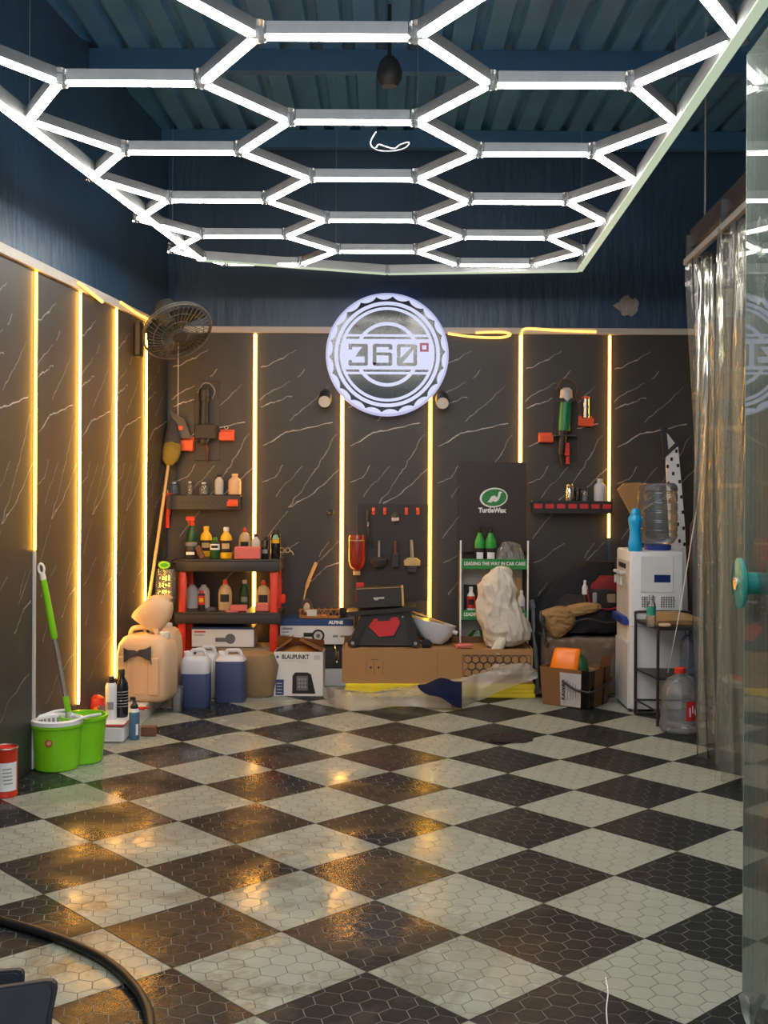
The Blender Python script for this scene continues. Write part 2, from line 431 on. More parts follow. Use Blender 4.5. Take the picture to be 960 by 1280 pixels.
def tile_mat(name, col, var, lightish):
    m, t, N, L, b = nt(name)
    geo = N.new('ShaderNodeNewGeometry'); oi = N.new('ShaderNodeObjectInfo')
    n1 = N.new('ShaderNodeTexNoise'); n1.inputs['Scale'].default_value = 5; n1.inputs['Detail'].default_value = 7; n1.inputs['Roughness'].default_value = .65
    L.new(geo.outputs['Position'], n1.inputs['Vector'])
    mx = N.new('ShaderNodeMix'); mx.data_type = 'RGBA'
    mx.inputs[6].default_value = tuple(c * (1 - var) for c in col) + (1,); mx.inputs[7].default_value = tuple(c * (1 + var) for c in col) + (1,)
    L.new(n1.outputs['Fac'], mx.inputs[0])
    # dirt smears, mostly towards the open front and the left
    n2 = N.new('ShaderNodeTexNoise'); n2.inputs['Scale'].default_value = 2.3; n2.inputs['Detail'].default_value = 8; n2.inputs['Roughness'].default_value = .7
    n2.inputs['Distortion'].default_value = 1.2
    L.new(geo.outputs['Position'], n2.inputs['Vector'])
    sp = N.new('ShaderNodeSeparateXYZ'); L.new(geo.outputs['Position'], sp.inputs[0])
    fy = N.new('ShaderNodeMapRange'); fy.inputs['From Min'].default_value = 6.0; fy.inputs['From Max'].default_value = 3.4
    L.new(sp.outputs['Y'], fy.inputs['Value'])
    fx = N.new('ShaderNodeMapRange'); fx.inputs['From Min'].default_value = .9; fx.inputs['From Max'].default_value = -.3
    L.new(sp.outputs['X'], fx.inputs['Value'])
    zone = N.new('ShaderNodeMath'); zone.operation = 'MULTIPLY'; L.new(fy.outputs[0], zone.inputs[0]); L.new(fx.outputs[0], zone.inputs[1])
    th = N.new('ShaderNodeMapRange'); th.inputs['From Min'].default_value = .46; th.inputs['From Max'].default_value = .60
    L.new(n2.outputs['Fac'], th.inputs['Value'])
    dm = N.new('ShaderNodeMath'); dm.operation = 'MULTIPLY'; L.new(zone.outputs[0], dm.inputs[0]); L.new(th.outputs[0], dm.inputs[1])
    dk = N.new('ShaderNodeMath'); dk.operation = 'MULTIPLY'; dk.inputs[1].default_value = .7; L.new(dm.outputs[0], dk.inputs[0])
    m2 = N.new('ShaderNodeMix'); m2.data_type = 'RGBA'; L.new(dk.outputs[0], m2.inputs[0]); L.new(mx.outputs[2], m2.inputs[6])
    m2.inputs[7].default_value = (.10, .07, .04, 1) if lightish else (.012, .010, .008, 1)
    L.new(m2.outputs[2], b.inputs['Base Color'])
    # wet patches are smoother
    n3 = N.new('ShaderNodeTexNoise'); n3.inputs['Scale'].default_value = 1.7; n3.inputs['Detail'].default_value = 5
    L.new(geo.outputs['Position'], n3.inputs['Vector'])
    wt = N.new('ShaderNodeMapRange'); wt.inputs['From Min'].default_value = .42; wt.inputs['From Max'].default_value = .62
    L.new(n3.outputs['Fac'], wt.inputs['Value'])
    wz = N.new('ShaderNodeMapRange'); wz.inputs['From Min'].default_value = .75; wz.inputs['From Max'].default_value = .0
    L.new(sp.outputs['X'], wz.inputs['Value'])
    wm = N.new('ShaderNodeMath'); wm.operation = 'MULTIPLY'; L.new(wt.outputs[0], wm.inputs[0]); L.new(wz.outputs[0], wm.inputs[1])
    rr = N.new('ShaderNodeMapRange'); rr.inputs['To Min'].default_value = .38; rr.inputs['To Max'].default_value = .13
    L.new(wm.outputs[0], rr.inputs['Value']); L.new(rr.outputs[0], b.inputs['Roughness'])
    n4 = N.new('ShaderNodeTexNoise'); n4.inputs['Scale'].default_value = 26; n4.inputs['Detail'].default_value = 3
    L.new(geo.outputs['Position'], n4.inputs['Vector'])
    bp = N.new('ShaderNodeBump'); bp.inputs['Strength'].default_value = .22; bp.inputs['Distance'].default_value = .006
    L.new(n4.outputs['Fac'], bp.inputs['Height']); L.new(bp.outputs[0], b.inputs['Normal'])
    sr = N.new('ShaderNodeMapRange'); sr.inputs['To Min'].default_value = .05; sr.inputs['To Max'].default_value = .42
    L.new(wm.outputs[0], sr.inputs['Value']); L.new(sr.outputs[0], b.inputs['Specular IOR Level'])
    return m
M['tile_light'] = tile_mat('cream_hex_tile', (.295, .305, .252), .18, True)
M['tile_dark'] = tile_mat('black_hex_tile', (.017, .020, .022), .3, False)
M['groove_light'] = mat('dark_groove', (.042, .042, .035), .6)
M['groove_dark'] = mat('pale_groove', (.15, .15, .13), .6)
M['grout'] = mat('floor_grout', (.05, .045, .035), .7)

# ------------------------------------------------------------------ setting: shell
def struct(name, mb, m, parent=None, smooth=35):
    o = mb.build(name, m, parent, smooth)
    if parent is None: o['kind'] = 'structure'
    return o
CZ = 3.75
XR = 2.66
def wr(Y): return XR - .055 * (BY - Y)

# floor: grout bed + hex-embossed square tiles laid on the diagonal
fb = MB().box((0.3, 4.9, -.03), (5.6, 8.2, .05)); floor = struct('floor', fb, M['grout'])
struct('ground', MB().box((0, -12, -.05), (40, 25, .05)), mat('street_concrete', (.30, .29, .27), .8))
def clip(poly, h):
    for ax, sg in ((0, 1), (0, -1), (1, 1), (1, -1)):
        out = []
        for i in range(len(poly)):
            a, b_ = poly[i - 1], poly[i]
            ia, ib = sg * a[ax] <= h, sg * b_[ax] <= h
            if ia != ib:
                t = (sg * h - a[ax]) / (b_[ax] - a[ax])
                out.append((a[0] + (b_[0] - a[0]) * t, a[1] + (b_[1] - a[1]) * t))
            if ib: out.append(b_)
        poly = out
        if len(poly) < 3: return []
    return poly
def tile_mesh(name, top, line):
    e = .4; h = e / 2 - .0012; w = .0772; k = w / math.sqrt(3)
    b = MB()
    b.mi = 1; b.box((0, 0, -.0051), (2 * h, 2 * h, .009)); b.mi = 0
    for r in range(-4, 5):
        for c in range(-4, 5):
            cx = (c + .5 * (r & 1)) * w + .011; cy = r * w * math.sqrt(3) / 2 + .006
            hx = [(cx + (k - .0013) * math.cos(PI / 2 + i * PI / 3), cy + (k - .0013) * math.sin(PI / 2 + i * PI / 3)) for i in range(6)]
            p = clip(hx, h - .0006)
            if len(p) < 3: continue
            lo = b.ring([Vector((x, y, -.0006)) for x, y in p])
            cxm = sum(x for x, y in p) / len(p); cym = sum(y for x, y in p) / len(p)
            hi = b.ring([Vector((cxm + (x - cxm) * .985, cym + (y - cym) * .985, 0)) for x, y in p])
            b.skin([lo, hi], False, True)
    return b.mesh(name, [top, line], smooth=0)
tl = tile_mesh('light_tile', M['tile_light'], M['groove_light']); td = tile_mesh('dark_tile', M['tile_dark'], M['groove_dark'])
X0, Y0, TH = -.6076, 3.375, -.0353
ct, st_ = math.cos(TH), math.sin(TH)
hd = .28284
for i in range(-14, 20):
    for j in range(-14, 24):
        if (i + j) % 2 == 0: continue            # tile centres sit half way between corners
        gx, gy = i * hd, j * hd
        x, y = X0 + ct * gx - st_ * gy, Y0 + st_ * gx + ct * gy
        if y < 2.1 or y > BY + .05 or x < wl(y) - .1 or x > wr(y) + .1: continue
        o = link('tile', td if i % 2 == 0 else tl, floor)
        o.location = (x, y, 0); o.rotation_euler = (0, 0, TH + PI / 4 - PI / 2)

# walls
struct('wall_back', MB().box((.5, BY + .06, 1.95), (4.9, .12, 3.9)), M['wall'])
wall_back = bpy.data.objects['wall_back']
b = MB()
y0, y1 = 1.2, 8.2
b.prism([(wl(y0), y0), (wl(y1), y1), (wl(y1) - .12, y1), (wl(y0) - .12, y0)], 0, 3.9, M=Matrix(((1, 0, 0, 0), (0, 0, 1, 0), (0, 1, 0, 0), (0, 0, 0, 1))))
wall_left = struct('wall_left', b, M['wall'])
b = MB()
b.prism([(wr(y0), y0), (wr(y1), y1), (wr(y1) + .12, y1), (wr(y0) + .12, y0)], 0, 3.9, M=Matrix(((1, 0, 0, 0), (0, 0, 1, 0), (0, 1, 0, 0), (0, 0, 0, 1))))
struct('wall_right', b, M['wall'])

def panel(parent, a, c, z0=0.0, z1=2.42, th=.006):
    """a, c: (x, y) ends on the wall; panel stands th proud towards the room (left hand normal)"""
    a, c = Vector((a[0], a[1], 0)), Vector((c[0], c[1], 0)); d = (c - a); w = d.length; d.normalize()
    n = Vector((d.y, -d.x, 0))
    bm = bmesh.new(); uvl = bm.loops.layers.uv.new('UVMap')
    v = []
    for o in (0, th):
        for s, z in ((0, z0), (w, z0), (w, z1), (0, z1)):
            p = a + d * s + n * o; p.z = z; v.append((bm.verts.new(p), (s, z)))
    for q in ((4, 5, 6, 7), (0, 4, 7, 3), (5, 1, 2, 6), (7, 6, 2, 3)):
        f = bm.faces.new([v[i][0] for i in q])
        for l, i in zip(f.loops, q): l[uvl].uv = v[i][1]
    me = bpy.data.meshes.new('panel'); bm.to_mesh(me); bm.free(); me.materials.append(M['marble'])
    return link('panel', me, parent)
gap = .011
bx = [P(px, 600, BY).x for px in (209, 318.5, 427.5, 537.5, 650, 761)]; bx += [bx[-1] + .61]; bx += [XR + .02]
for a, c in zip(bx, bx[1:]):
    panel(wall_back, (a + gap, BY), (c - gap, BY))
ls = [BY - .02, 7.525, 6.89, 6.255, 5.62]
while ls[-1] > 2: ls.append(ls[-1] - .62)
for a, c in zip(ls, ls[1:]):
    panel(wall_left, (wl(c) , c + gap), (wl(a), a - gap))
# trims along the panel tops
def bar(name, a, c, z, hz, dp, m, parent=None):
    a, c = Vector((a[0], a[1], z)), Vector((c[0], c[1], z)); d = (c - a)
    ang = math.atan2(d.y, d.x)
    o = MB().box((a + c) / 2, (d.length, dp, hz), ang).build(name, m, parent, 0)
    return o
o = bar('trim_1', (bx[0], BY - .012), (XR, BY - .012), 2.437, .042, .028, M['trim']); o['kind'] = 'structure'
o = bar('trim_2', (wl(1.3) + .012, 1.3), (wl(BY) + .012, BY), 2.437, .046, .028, M['trim']); o['kind'] = 'structure'

# ceiling: corrugated sheets on purlins
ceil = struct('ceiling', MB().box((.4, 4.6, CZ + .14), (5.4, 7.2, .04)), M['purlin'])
xs = -2.3; k = 0
while xs < 2.9:
    prof = []
    for q in range(5):
        x = q * .18
        prof += [(x, CZ + .03), (x + .11, CZ + .03), (x + .125, CZ + .075), (x + .165, CZ + .075)]
    prof.append((.9, CZ + .03))
    poly = prof + [(x, z + .012) for x, z in reversed(prof)]
    b = MB().prism(poly, 1.15, BY + .02)
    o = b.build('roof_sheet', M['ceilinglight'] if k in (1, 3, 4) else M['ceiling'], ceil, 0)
    o.location = (xs, 0, .002 * (k % 2)); xs += .885; k += 1
for y in (7.95, 6.45, 4.75, 3.05, 1.35):
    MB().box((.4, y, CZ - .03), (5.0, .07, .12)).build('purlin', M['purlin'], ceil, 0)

# ------------------------------------------------------------------ hexagon ceiling light
sh = .46; KZ = 1.245 + H; DK = .401
hexl = thing('hexagon_light', 'white hexagon grid of tube lights hung below the corrugated roof', 'ceiling light', (0, 3.33, KZ))
ax = lambda y: -.14 + .029 * y
def hv(k, u): return Vector((ax(k * DK) + u * sh, k * DK, 0))
L_ = sh
b = MB(); b.box((0, 0, .028), (1, .034, .036)); housing_me = b.mesh('tube', M['alu'], 0)
b = MB(); b.box((0, 0, .004), (1, .030, .011), bev=.003); diff_me = b.mesh('diffuser', M['tube'], 0)
b = MB(); b.cyl((0, 0, -.004), (0, 0, .048), .030, .026, 12); b.mi = 0; joint_me = b.mesh('joint', M['clear'], 30)
def tube_part(p, q, trim=.028, me=housing_me, dm=diff_me, w=1.0):
    d = q - p; ln = d.length - 2 * trim
    o = link('tube', me, hexl); o.location = (p + q) / 2
    e = d.to_track_quat('X', 'Z').to_euler(); o.rotation_euler = e; o.scale = (ln, w, 1)
    c = link('diffuser', dm, o)
    return o
joints = set()
for k in range(-5, 10):
    even = k % 2 == 0
    us = [-2.5, -.5, .5, 2.5] if even else [-2, -1, 1, 2]
    for u in us: joints.add((k, u))
    for u, v in ([(-.5, .5)] if even else [(-2, -1), (1, 2)]): tube_part(hv(k, u), hv(k, v))
    if k < 9:
        for u, v in ([(-2.5, -2), (-.5, -1), (.5, 1), (2.5, 2)] if even else [(-2, -2.5), (-1, -.5), (1, .5), (2, 2.5)]):
            tube_part(hv(k, u), hv(k + 1, v))
for k, u in sorted(joints): link('joint', joint_me, hexl, hv(k, u))
# perimeter rails
b = MB(); b.box((0, 0, .026), (1, .040, .05)); rail_me = b.mesh('tube', M['alu'], 0)
b = MB(); b.box((0, 0, -.002), (1, .036, .010)); rdiff_me = b.mesh('diffuser', M['raildim'], 0)
b = MB(); b.box((0, 0, -.002), (1, .030, .010)); ldiff_me = b.mesh('diffuser', M['tube'], 0)
org = Vector((0, 3.33, KZ))
def onp(px, py): return G(px, py, KZ - .002) - org
lr0, lr1 = onp(0, 131), onp(252, 325); rr1, rr0 = onp(724, 338.5), onp(948, 10); mid = onp(484, 342)
dl = (lr0 - lr1); dr = (rr0 - rr1)
L0 = lr1 + dl * 1.75; R0 = rr1 + dr * 1.3
nl = 5
for i in range(nl): tube_part(lr1 + (L0 - lr1) * i / nl, lr1 + (L0 - lr1) * (i + 1) / nl, .004, rail_me, ldiff_me)
for i in range(nl): tube_part(rr1 + (R0 - rr1) * i / nl, rr1 + (R0 - rr1) * (i + 1) / nl, .004, rail_me, rdiff_me)
tube_part(lr1, mid, .004, rail_me, rdiff_me); tube_part(mid, rr1, .004, rail_me, rdiff_me)
for p in (lr1, mid, rr1): link('joint', joint_me, hexl, p)
for k, u in ((8, -2.5), (8, 2.5), (2, -2.5), (2, 2.5), (-4, -2.5), (-4, 2.5), (8, -.5), (2, .5), (-4, .5)):
    p = hv(k, u); MB().cyl(p + Vector((0, 0, .045)), p + Vector((0, 0, CZ - .03 - KZ + .06)), .0012, n=5).build('hanging_wire', M['steel'], hexl)

# ------------------------------------------------------------------ warm LED strips in the panel joints
def led_v(p, z0, z1, n, label, m='led', w=.024, group=None, off=.004):
    t = thing('led_strip', label, 'led strip', (p[0], p[1], z0), group=group)
    ang = math.atan2(n[0], -n[1])
    MB().box(Vector((0, 0, (z1 - z0) / 2)) + Vector((n[0], n[1], 0)) * (off - .002), (w + .012, .008, z1 - z0), ang).build('channel', M['ledbloom'], t, 0)  # channel glows only to imitate bloom beside the diffuser
    MB().box(Vector((0, 0, (z1 - z0) / 2)) + Vector((n[0], n[1], 0)) * (off + .006), (w * .68, .010, z1 - z0 - .002), ang, bev=.003).build('diffuser', M[m], t, 0)
    return t
nb = (0, -1); nlw = Vector((1, -.0757, 0)).normalized()
lb = ['vertical warm led strip on back wall left of round sign, over the tool cart', 'vertical warm led strip below left edge of round sign', 'yellower led strip below right edge of round sign',
      'short led strip rising behind the dark header of the display stand', 'thin led strip on back wall nearest the plastic curtain']
for i, (x, zb, m) in enumerate(zip(bx[1:6], (.33, .42, .40, 1.0, 1.0), ('led', 'led', 'ledsoft', 'led', 'led'))):
    led_v((x, BY - .004), zb, 2.41, nb, lb[i], m, .014 if i == 4 else .021)
ll = ['leftmost warm led strip on left wall, dark in its lower third', 'second led strip from left on left wall, ending above the green mop bucket',
      'third led strip on left wall, ending behind the black spray bottle', 'led strip on left wall under the wall fan, left of the broom handle']
for i, (y, zb) in enumerate(zip((5.62, 6.255, 6.89, 7.525), (1.06, .19, .22, .50))):
    led_v((wl(y) + .003, y), zb, 2.41, nlw, ll[3 - (3 - i)], 'led' if i else 'ledsoft', .020)
# unlit lower part of the leftmost channel
y = 5.62
MB().box((wl(y) + .010, y, .53), (.012, .026, 1.05), .0).build('trim_3', M['lightgrey'], None, 0)['kind'] = 'structure'
y = 4.99
for y, lab in ((4.995, 'warm led strip on left wall nearer the open front, beyond the picture edge'),):
    led_v((wl(y) + .003, y), 1.0, 2.41, nlw, lab)
# loose led tails lying along the trim
def led_tail(pts, label, m='ledtail'):
    o = MB().tube(smoothpath(pts, 5), .009, 8).build('led_tail', M[m]); return tag(o, label, 'led strip')
led_tail([(bx[4] + .002, BY - .032, 2.405), (bx[4] + .01, BY - .034, 2.44), (bx[4] + .06, BY - .034, 2.452), (bx[4] + .25, BY - .034, 2.440), (bx[4] + .52, BY - .034, 2.432)], 'glowing led tail bent right along cream trim above the display stand')
led_tail([P(560, 417, BY - .036), P(590, 421, BY - .036), P(625, 422, BY - .036), P(638, 418, BY - .036), P(625, 415, BY - .036), P(595, 416, BY - .036)], 'looped led tail on cream trim just right of the round sign', 'ledtail')
led_tail([(wl(6.2) + .034, 6.15, 2.44), (wl(6.3) + .036, 6.35, 2.425), (wl(6.55) + .036, 6.55, 2.40)], 'glowing led tail on left wall trim, nearer the camera', 'ledtail')
led_tail([(wl(6.9) + .034, 6.9, 2.45), (wl(7.2) + .036, 7.2, 2.43), (wl(7.5) + .036, 7.5, 2.425), (wl(7.7) + .036, 7.72, 2.40)], 'glowing led tail on left wall trim beside the wall fan', 'ledtail')

# ------------------------------------------------------------------ round 360 sign
SY = 7.99; s = SY / F
c = P(484, 443, SY)
sg = thing('round_sign', 'round backlit sign with gear rim reading 360 on the back wall', 'sign', c)
R = 77 * s
b = MB(); b.lathe([(R * .97, 0), (R, .008), (R, .07), (R * .96, .078)], 96, M=Rx(-PI / 2)); 
b.build('housing', M['signrim'], sg)
MB().lathe([(R * .965, 0), (R * .965, .003)], 96, M=T(0, -.003, 0) @ Rx(-PI / 2)).build('face', M['sign'], sg)
def black(name, fn, y=.005, m='signblack'):
    b = MB(); fn(b, -y, -.0025); return b.build(name, M[m], sg, 0)
q = s
black('gear_ring', lambda b, y0, y1: b.annulus(66 * q, 70 * q, y0, y1, 440, wave=lambda t: (74.0 - 5.6 * math.sqrt(abs(math.sin(11 * (t - .05))))) * q))
black('ring', lambda b, y0, y1: b.annulus(59.2 * q, 61.4 * q, y0, y1, 96))
black('inner_disc', lambda b, y0, y1: b.lathe([(55.4 * q, 0), (55.4 * q, .0025)], 96, M=T(0, -.005, 0) @ Rx(-PI / 2)))
black('inner_ring', lambda b, y0, y1: b.annulus(36 * q, 40.4 * q, -.0075, -.0045, 64), m='sign')
def chord(z0, z1, r):
    n = 10; o = []
    for i in range(n + 1):
        z = z0 + (z1 - z0) * i / n; o.append((math.sqrt(max(r * r - z * z, 0)), z))
    return [(x * q, z * q) for x, z in o] + [(-x * q, z * q) for x, z in reversed(o)]
for nm, z0, z1 in (('bar', 22, 25), ('band', -19, 19), ('bar', -25, -22)):
    black(nm, lambda b, y0, y1: b.prism(chord(z0, z1, 55.6), -.0085, -.0045), m='sign')
# black gaps under/over the band are the disc; digits
def poly(b, pts, y0=-.0105, y1=-.008):
    b.prism([((x - 470) / 5.647 * q, (473 - z) / 5.647 * q) for x, z in pts], y0, y1)
b = MB()
poly(b, [(197, 400), (325, 400), (334, 410), (334, 545), (325, 555), (205, 555), (197, 545), (197, 515), (222, 515), (222, 533), (310, 533), (310, 490), (245, 490), (292, 422), (222, 422), (222, 440), (197, 440)])
b.build('digit', M['signblack'], sg, 0)
b = MB()
for pts in ([(368, 410), (378, 400), (495, 400), (506, 410), (506, 440), (480, 440), (480, 422), (368, 422)], [(368, 422), (394, 422), (394, 545), (368, 545)],
            [(394, 460), (495, 460), (506, 470), (506, 482), (394, 482)], [(480, 482), (506, 482), (506, 545), (496, 555), (378, 555), (368, 545), (368, 533), (480, 533)]): poly(b, pts)
b.build('digit', M['signblack'], sg, 0)
b = MB()
for pts in ([(538, 410), (550, 400), (668, 400), (680, 410), (680, 422), (538, 422)], [(538, 533), (680, 533), (680, 545), (668, 555), (550, 555), (538, 545)],
            [(538, 422), (564, 422), (564, 533), (538, 533)], [(654, 422), (680, 422), (680, 533), (654, 533)], [(564, 500), (640, 422), (654, 422), (654, 440), (580, 533), (564, 533)]):
    poly(b, pts)
b.build('digit', M['signblack'], sg, 0)
b = MB()
for pts in ([(700, 392), (762, 392), (762, 408), (700, 408)], [(700, 438), (762, 438), (762, 454), (700, 454)], [(700, 408), (716, 408), (716, 438), (700, 438)], [(746, 408), (762, 408), (762, 438), (746, 438)]): poly(b, pts)
b.build('degree_mark', M['signred'], sg, 0)
for z in (-1, 1): MB().box((0, .095, z * .2), (.06, .036, .04)).build('bracket', M['black'], sg)
# two small black spotlights beside it
def spot(px, py, label):
    t = thing('wall_spotlight', label, 'spotlight', P(px, py, 8.0), group='spotlights beside the round sign')
    Mx = Rx(math.radians(112))
    MB().lathe([(.020, -.11), (.045, -.09), (.047, .02), (.044, .035)], 20, M=Mx).build('lamp_body', M['black'], t)
    MB().lathe([(.041, .030), (.041, .037)], 20, M=Mx).build('lens', M['offwhite'], t)
    MB().cyl((0, .03, .05), (0, .098, .07), .016, n=10).build('arm', M['black'], t)
    return t
spot(406, 500, 'small black wall spotlight left of the round sign'); spot(553, 502, 'small black wall spotlight right of the round sign')

# black globe and white cable under the roof
t = thing('globe_lamp', 'dark unlit globe lamp on a short rod under the roof', 'lamp', at(487, 40, 5.8, CZ + .03))
MB().cyl((0, 0, 0), (0, 0, -.30), .010, n=10).build('rod', M['black'], t)
MB().lathe([(.0, -.42), (.04, -.41), (.062, -.37), (.064, -.34), (.05, -.29), (.025, -.26), (0, -.26)], 20).build('globe', M['dark'], t)
w = [P(x, y, 4.15) for x, y in ((463, 178), (468, 186), (480, 189), (497, 188), (508, 184), (511, 178), (500, 181), (493, 186), (484, 184), (474, 181), (470, 185))]
wo = Vector((0, 3.33, KZ)); w = [P(470, 172, 4.15) + Vector((0, 0, .02))] + w
MB().tube([p - wo for p in smoothpath(w, 4)], .0025, 6).build('cable', M['white'], hexl)
# grey patch of bare plaster on the upper back wall
pt = P(785, 382, BY)
b = MB(); b.prism([(math.cos(i * PI / 10) * (.075 + .05 * noise.noise(Vector((i * 1.37, 2.3, 3.1)))), math.sin(i * PI / 10) * (.06 + .05 * noise.noise(Vector((i * 1.37, 5.2, 1.4))))) for i in range(20)], -.002, .0)
o = b.build('plaster_patch', mat('bare_plaster', (.34, .33, .30), .9, var=.4, scale=30, bump=.6), wall_back, 0); o.location = (pt.x, BY - .001, pt.z)

# ================================================================== OBJECTS
# ------------------------------------------------------------------ bottles
def bottle(name, label, px0, px1, pyt, Y, z0, style, body, cap=None, lab=None, lab2=None, group=None, cat='bottle', flat=.7, labr=(.12, .52), rz=0.0):
    w = (px1 - px0) * Y / F; r = w / 2; h = zat(pyt, Y) - z0
    o = thing(name, label, cat, at((px0 + px1) / 2, pyt, Y, z0), rz, group)
    P_ = {
        'squeeze': ([(.0, 0), (.92, 0), (1, .03), (1, .52), (.93, .64), (.70, .76), (.36, .82), (.36, .86), (0, .86)], [(.34, .84), (.36, .86), (.30, .93), (.16, 1.0), (0, 1.0)]),
        'round': ([(0, 0), (.94, 0), (1, .03), (1, .62), (.9, .72), (.42, .84), (.42, .88), (0, .88)], [(.46, .87), (.48, .88), (.48, .99), (.44, 1), (0, 1)]),
        'can': ([(0, 0), (.96, 0), (1, .02), (1, .78), (.80, .84), (.5, .86), (0, .86)], [(.62, .83), (.64, .84), (.62, .98), (.55, 1), (0, 1)]),
        'spray': ([(0, 0), (.94, 0), (1, .03), (1, .5), (.9, .60), (.45, .72), (.38, .78), (0, .78)], [(.42, .76), (.44, .77), (.42, .84), (.2, .86), (0, .86)]),
        'jar': ([(0, 0), (.95, 0), (1, .05), (1, .7), (.85, .8), (0, .8)], [(.9, .78), (.92, .8), (.92, .98), (.86, 1), (0, 1)]),
        'pump': ([(0, 0), (.94, 0), (1, .03), (1, .62), (.7, .70), (.7, .74), (0, .74)], [(.72, .72), (.74, .73), (.70, .80), (.4, .84), (.26, .9), (.24, .97), (0, .97)]),
        'sports': ([(0, 0), (.9, 0), (1, .04), (1, .18), (.80, .36), (.78, .5), (.98, .68), (1, .76), (.7, .84), (0, .84)], [(.66, .82), (.7, .84), (.66, .90), (.4, .98), (0, 1.0)]),
    }[style]
    ex = [(rr * r, zz * h) for rr, zz in P_[0]]
    MB().lathe(ex, 22, sy=flat).build('body', body, o)
    if cap is not None: 
        b = MB().lathe([(rr * r, zz * h) for rr, zz in P_[1]], 16, sy=max(flat, .8))
        if style == 'spray':
            b.box((-.25 * r, 0, .93 * h), (1.5 * r, .45 * r, .10 * h), bev=.06 * r); b.box((-.95 * r, 0, .93 * h), (.25 * r, .3 * r, .06 * h))
            b.box((-.55 * r, 0, .84 * h), (.16 * r, .35 * r, .13 * h), Ry(-.35)); b.cyl((0, 0, .80 * h), (0, 0, .90 * h), .3 * r, n=10)
        if style == 'pump':
            b.box((-.35 * r, 0, .95 * h), (.95 * r, .34 * r, .07 * h), bev=.05 * r)
        b.build('cap', cap, o)
    if lab is not None:
        MB().lathe([(1.015 * r, labr[0] * h), (1.015 * r, labr[1] * h)], 22, sy=flat * 1.01, cap=False).build('label_band', lab, o)
    if lab2 is not None:
        a = labr[0] + .3 * (labr[1] - labr[0]); c = labr[0] + .75 * (labr[1] - labr[0])
        b = MB(); pr = []
        for i in range(9):
            t = -PI / 2 + (i - 4) * .17; pr.append(Vector((math.cos(t) * r * 1.03, math.sin(t) * r * flat * 1.03, 0)))
        b.skin([b.ring([p + Vector((0, 0, a * h)) for p in pr]), b.ring([p + Vector((0, 0, c * h)) for p in pr])], False, False, False)
        b.build('label_patch', lab2, o)
    return o
def simple_box(name, label, cat, c, sz, m, rz=0.0, bev=.002, group=None, kind='carton'):
    o = thing(name, label, cat, c, rz, group)
    MB().box((0, 0, sz[2] / 2), sz, bev=bev).build(kind, m, o); return o
def decal(b, x0, x1, z0, z1, y): b.box(((x0 + x1) / 2, y, (z0 + z1) / 2), (abs(x1 - x0), .0012, abs(z1 - z0))); return b

# ------------------------------------------------------------------ left foreground: paint can, mop bucket, mop
t = thing('paint_can', 'red paint can with white label at left wall, cut by picture edge', 'paint can', at(6, 998, 5.17, 0))
r, h = .056, .215
MB().lathe([(0, .0), (r * .97, 0), (r, .004), (r, .008), (r * .97, .012), (r * .97, h - .012), (r, h - .008), (r, h), (r * .88, h), (r * .86, h - .008), (0, h - .008)], 32).build('can', M['red'], t)
MB().torus(r * .99, .0035, T(0, 0, h), 32, 6).build('rim', M['steel'], t)
b = MB(); n = 10
pr = [Vector((math.cos(-1.75 + i * .17) * r * 1.0, math.sin(-1.75 + i * .17) * r * 1.0, 0)) for i in range(n)]
b.skin([b.ring([p + Vector((0, 0, .03)) for p in pr]), b.ring([p + Vector((0, 0, .155)) for p in pr])], False, False, False); b.build('paper_label', M['whiteprint'], t)
b = MB()
for k in range(5):
    a0 = -1.45 + .02 * k
    pr = [Vector((math.cos(a0 + i * .12) * r * 1.008, math.sin(a0 + i * .12) * r * 1.008, .125 - k * .016)) for i in range(7)]
    b.skin([b.ring(pr), b.ring([p + Vector((0, 0, .005)) for p in pr])], False, False, False)
b.build('printed_lines', M['greyprint'], t)

bk = thing('mop_bucket', 'lime green twin spin mop bucket with white basket at left wall', 'bucket', at(79, 966, 5.66, 0))
s = 5.66 / F
def bucket_shell(cx, cy, r0, r1, h, name):
    MB().lathe([(0, .0), (r0, 0), (r0 + .006, .006), (r1, h - .018), (r1 + .007, h - .016), (r1 + .007, h), (r1 - .003, h), (r0, .012), (0, .012)], 36, c=(cx, cy, 0)).build(name, M['green'], bk)
bucket_shell(-.032, .0, .098, .118, .225, 'bucket_shell'); bucket_shell(.062, .135, .088, .112, .232, 'rinse_compartment')
MB().lathe([(.098, .175), (.118, .222), (.126, .222), (.126, .24), (.112, .246), (.100, .236), (.088, .178), (.082, .12), (0, .12), (0, .115), (.088, .115)], 36, c=(-.032, 0, 0)).build('basket_rim', M['white'], bk)
b = MB()
for i in range(28):
    a = 2 * PI * i / 28; b.box((-.032 + math.cos(a) * .094, math.sin(a) * .094, .19), (.004, .012, .07), a)
b.build('basket_slats', M['grey'], bk)
b = MB().tube(smoothpath([(.06, -.075, .236), (.095, -.02, .246), (.125, .03, .247), (.160, .08, .244)], 5), .008, 8); b.build('handle_lug', M['white'], bk)
b = MB().tube(smoothpath([(-.125, .075, .236), (-.08, .13, .246), (-.03, .17, .247)], 5), .008, 8); b.build('handle_lug', M['white'], bk)
MB().lathe([(0, 0), (.018, 0), (.018, .002), (0, .002)], 20, M=T(-.038, -.1165, .145) @ Rx(PI / 2 + .05)).build('sticker', M['redlab'], bk)
MB().lathe([(0, 0), (.011, 0), (.011, .002), (0, .002)], 20, M=T(-.036, -.118, .146) @ Rx(PI / 2 + .05)).build('sticker', M['gold'], bk)
m0, m1 = P(86, 893, 5.76), P(50, 702, 5.66)
mp = thing('spin_mop', 'green and steel mop leaning in the bucket against the left wall', 'mop', m0)
d = m1 - m0; u = d.normalized()
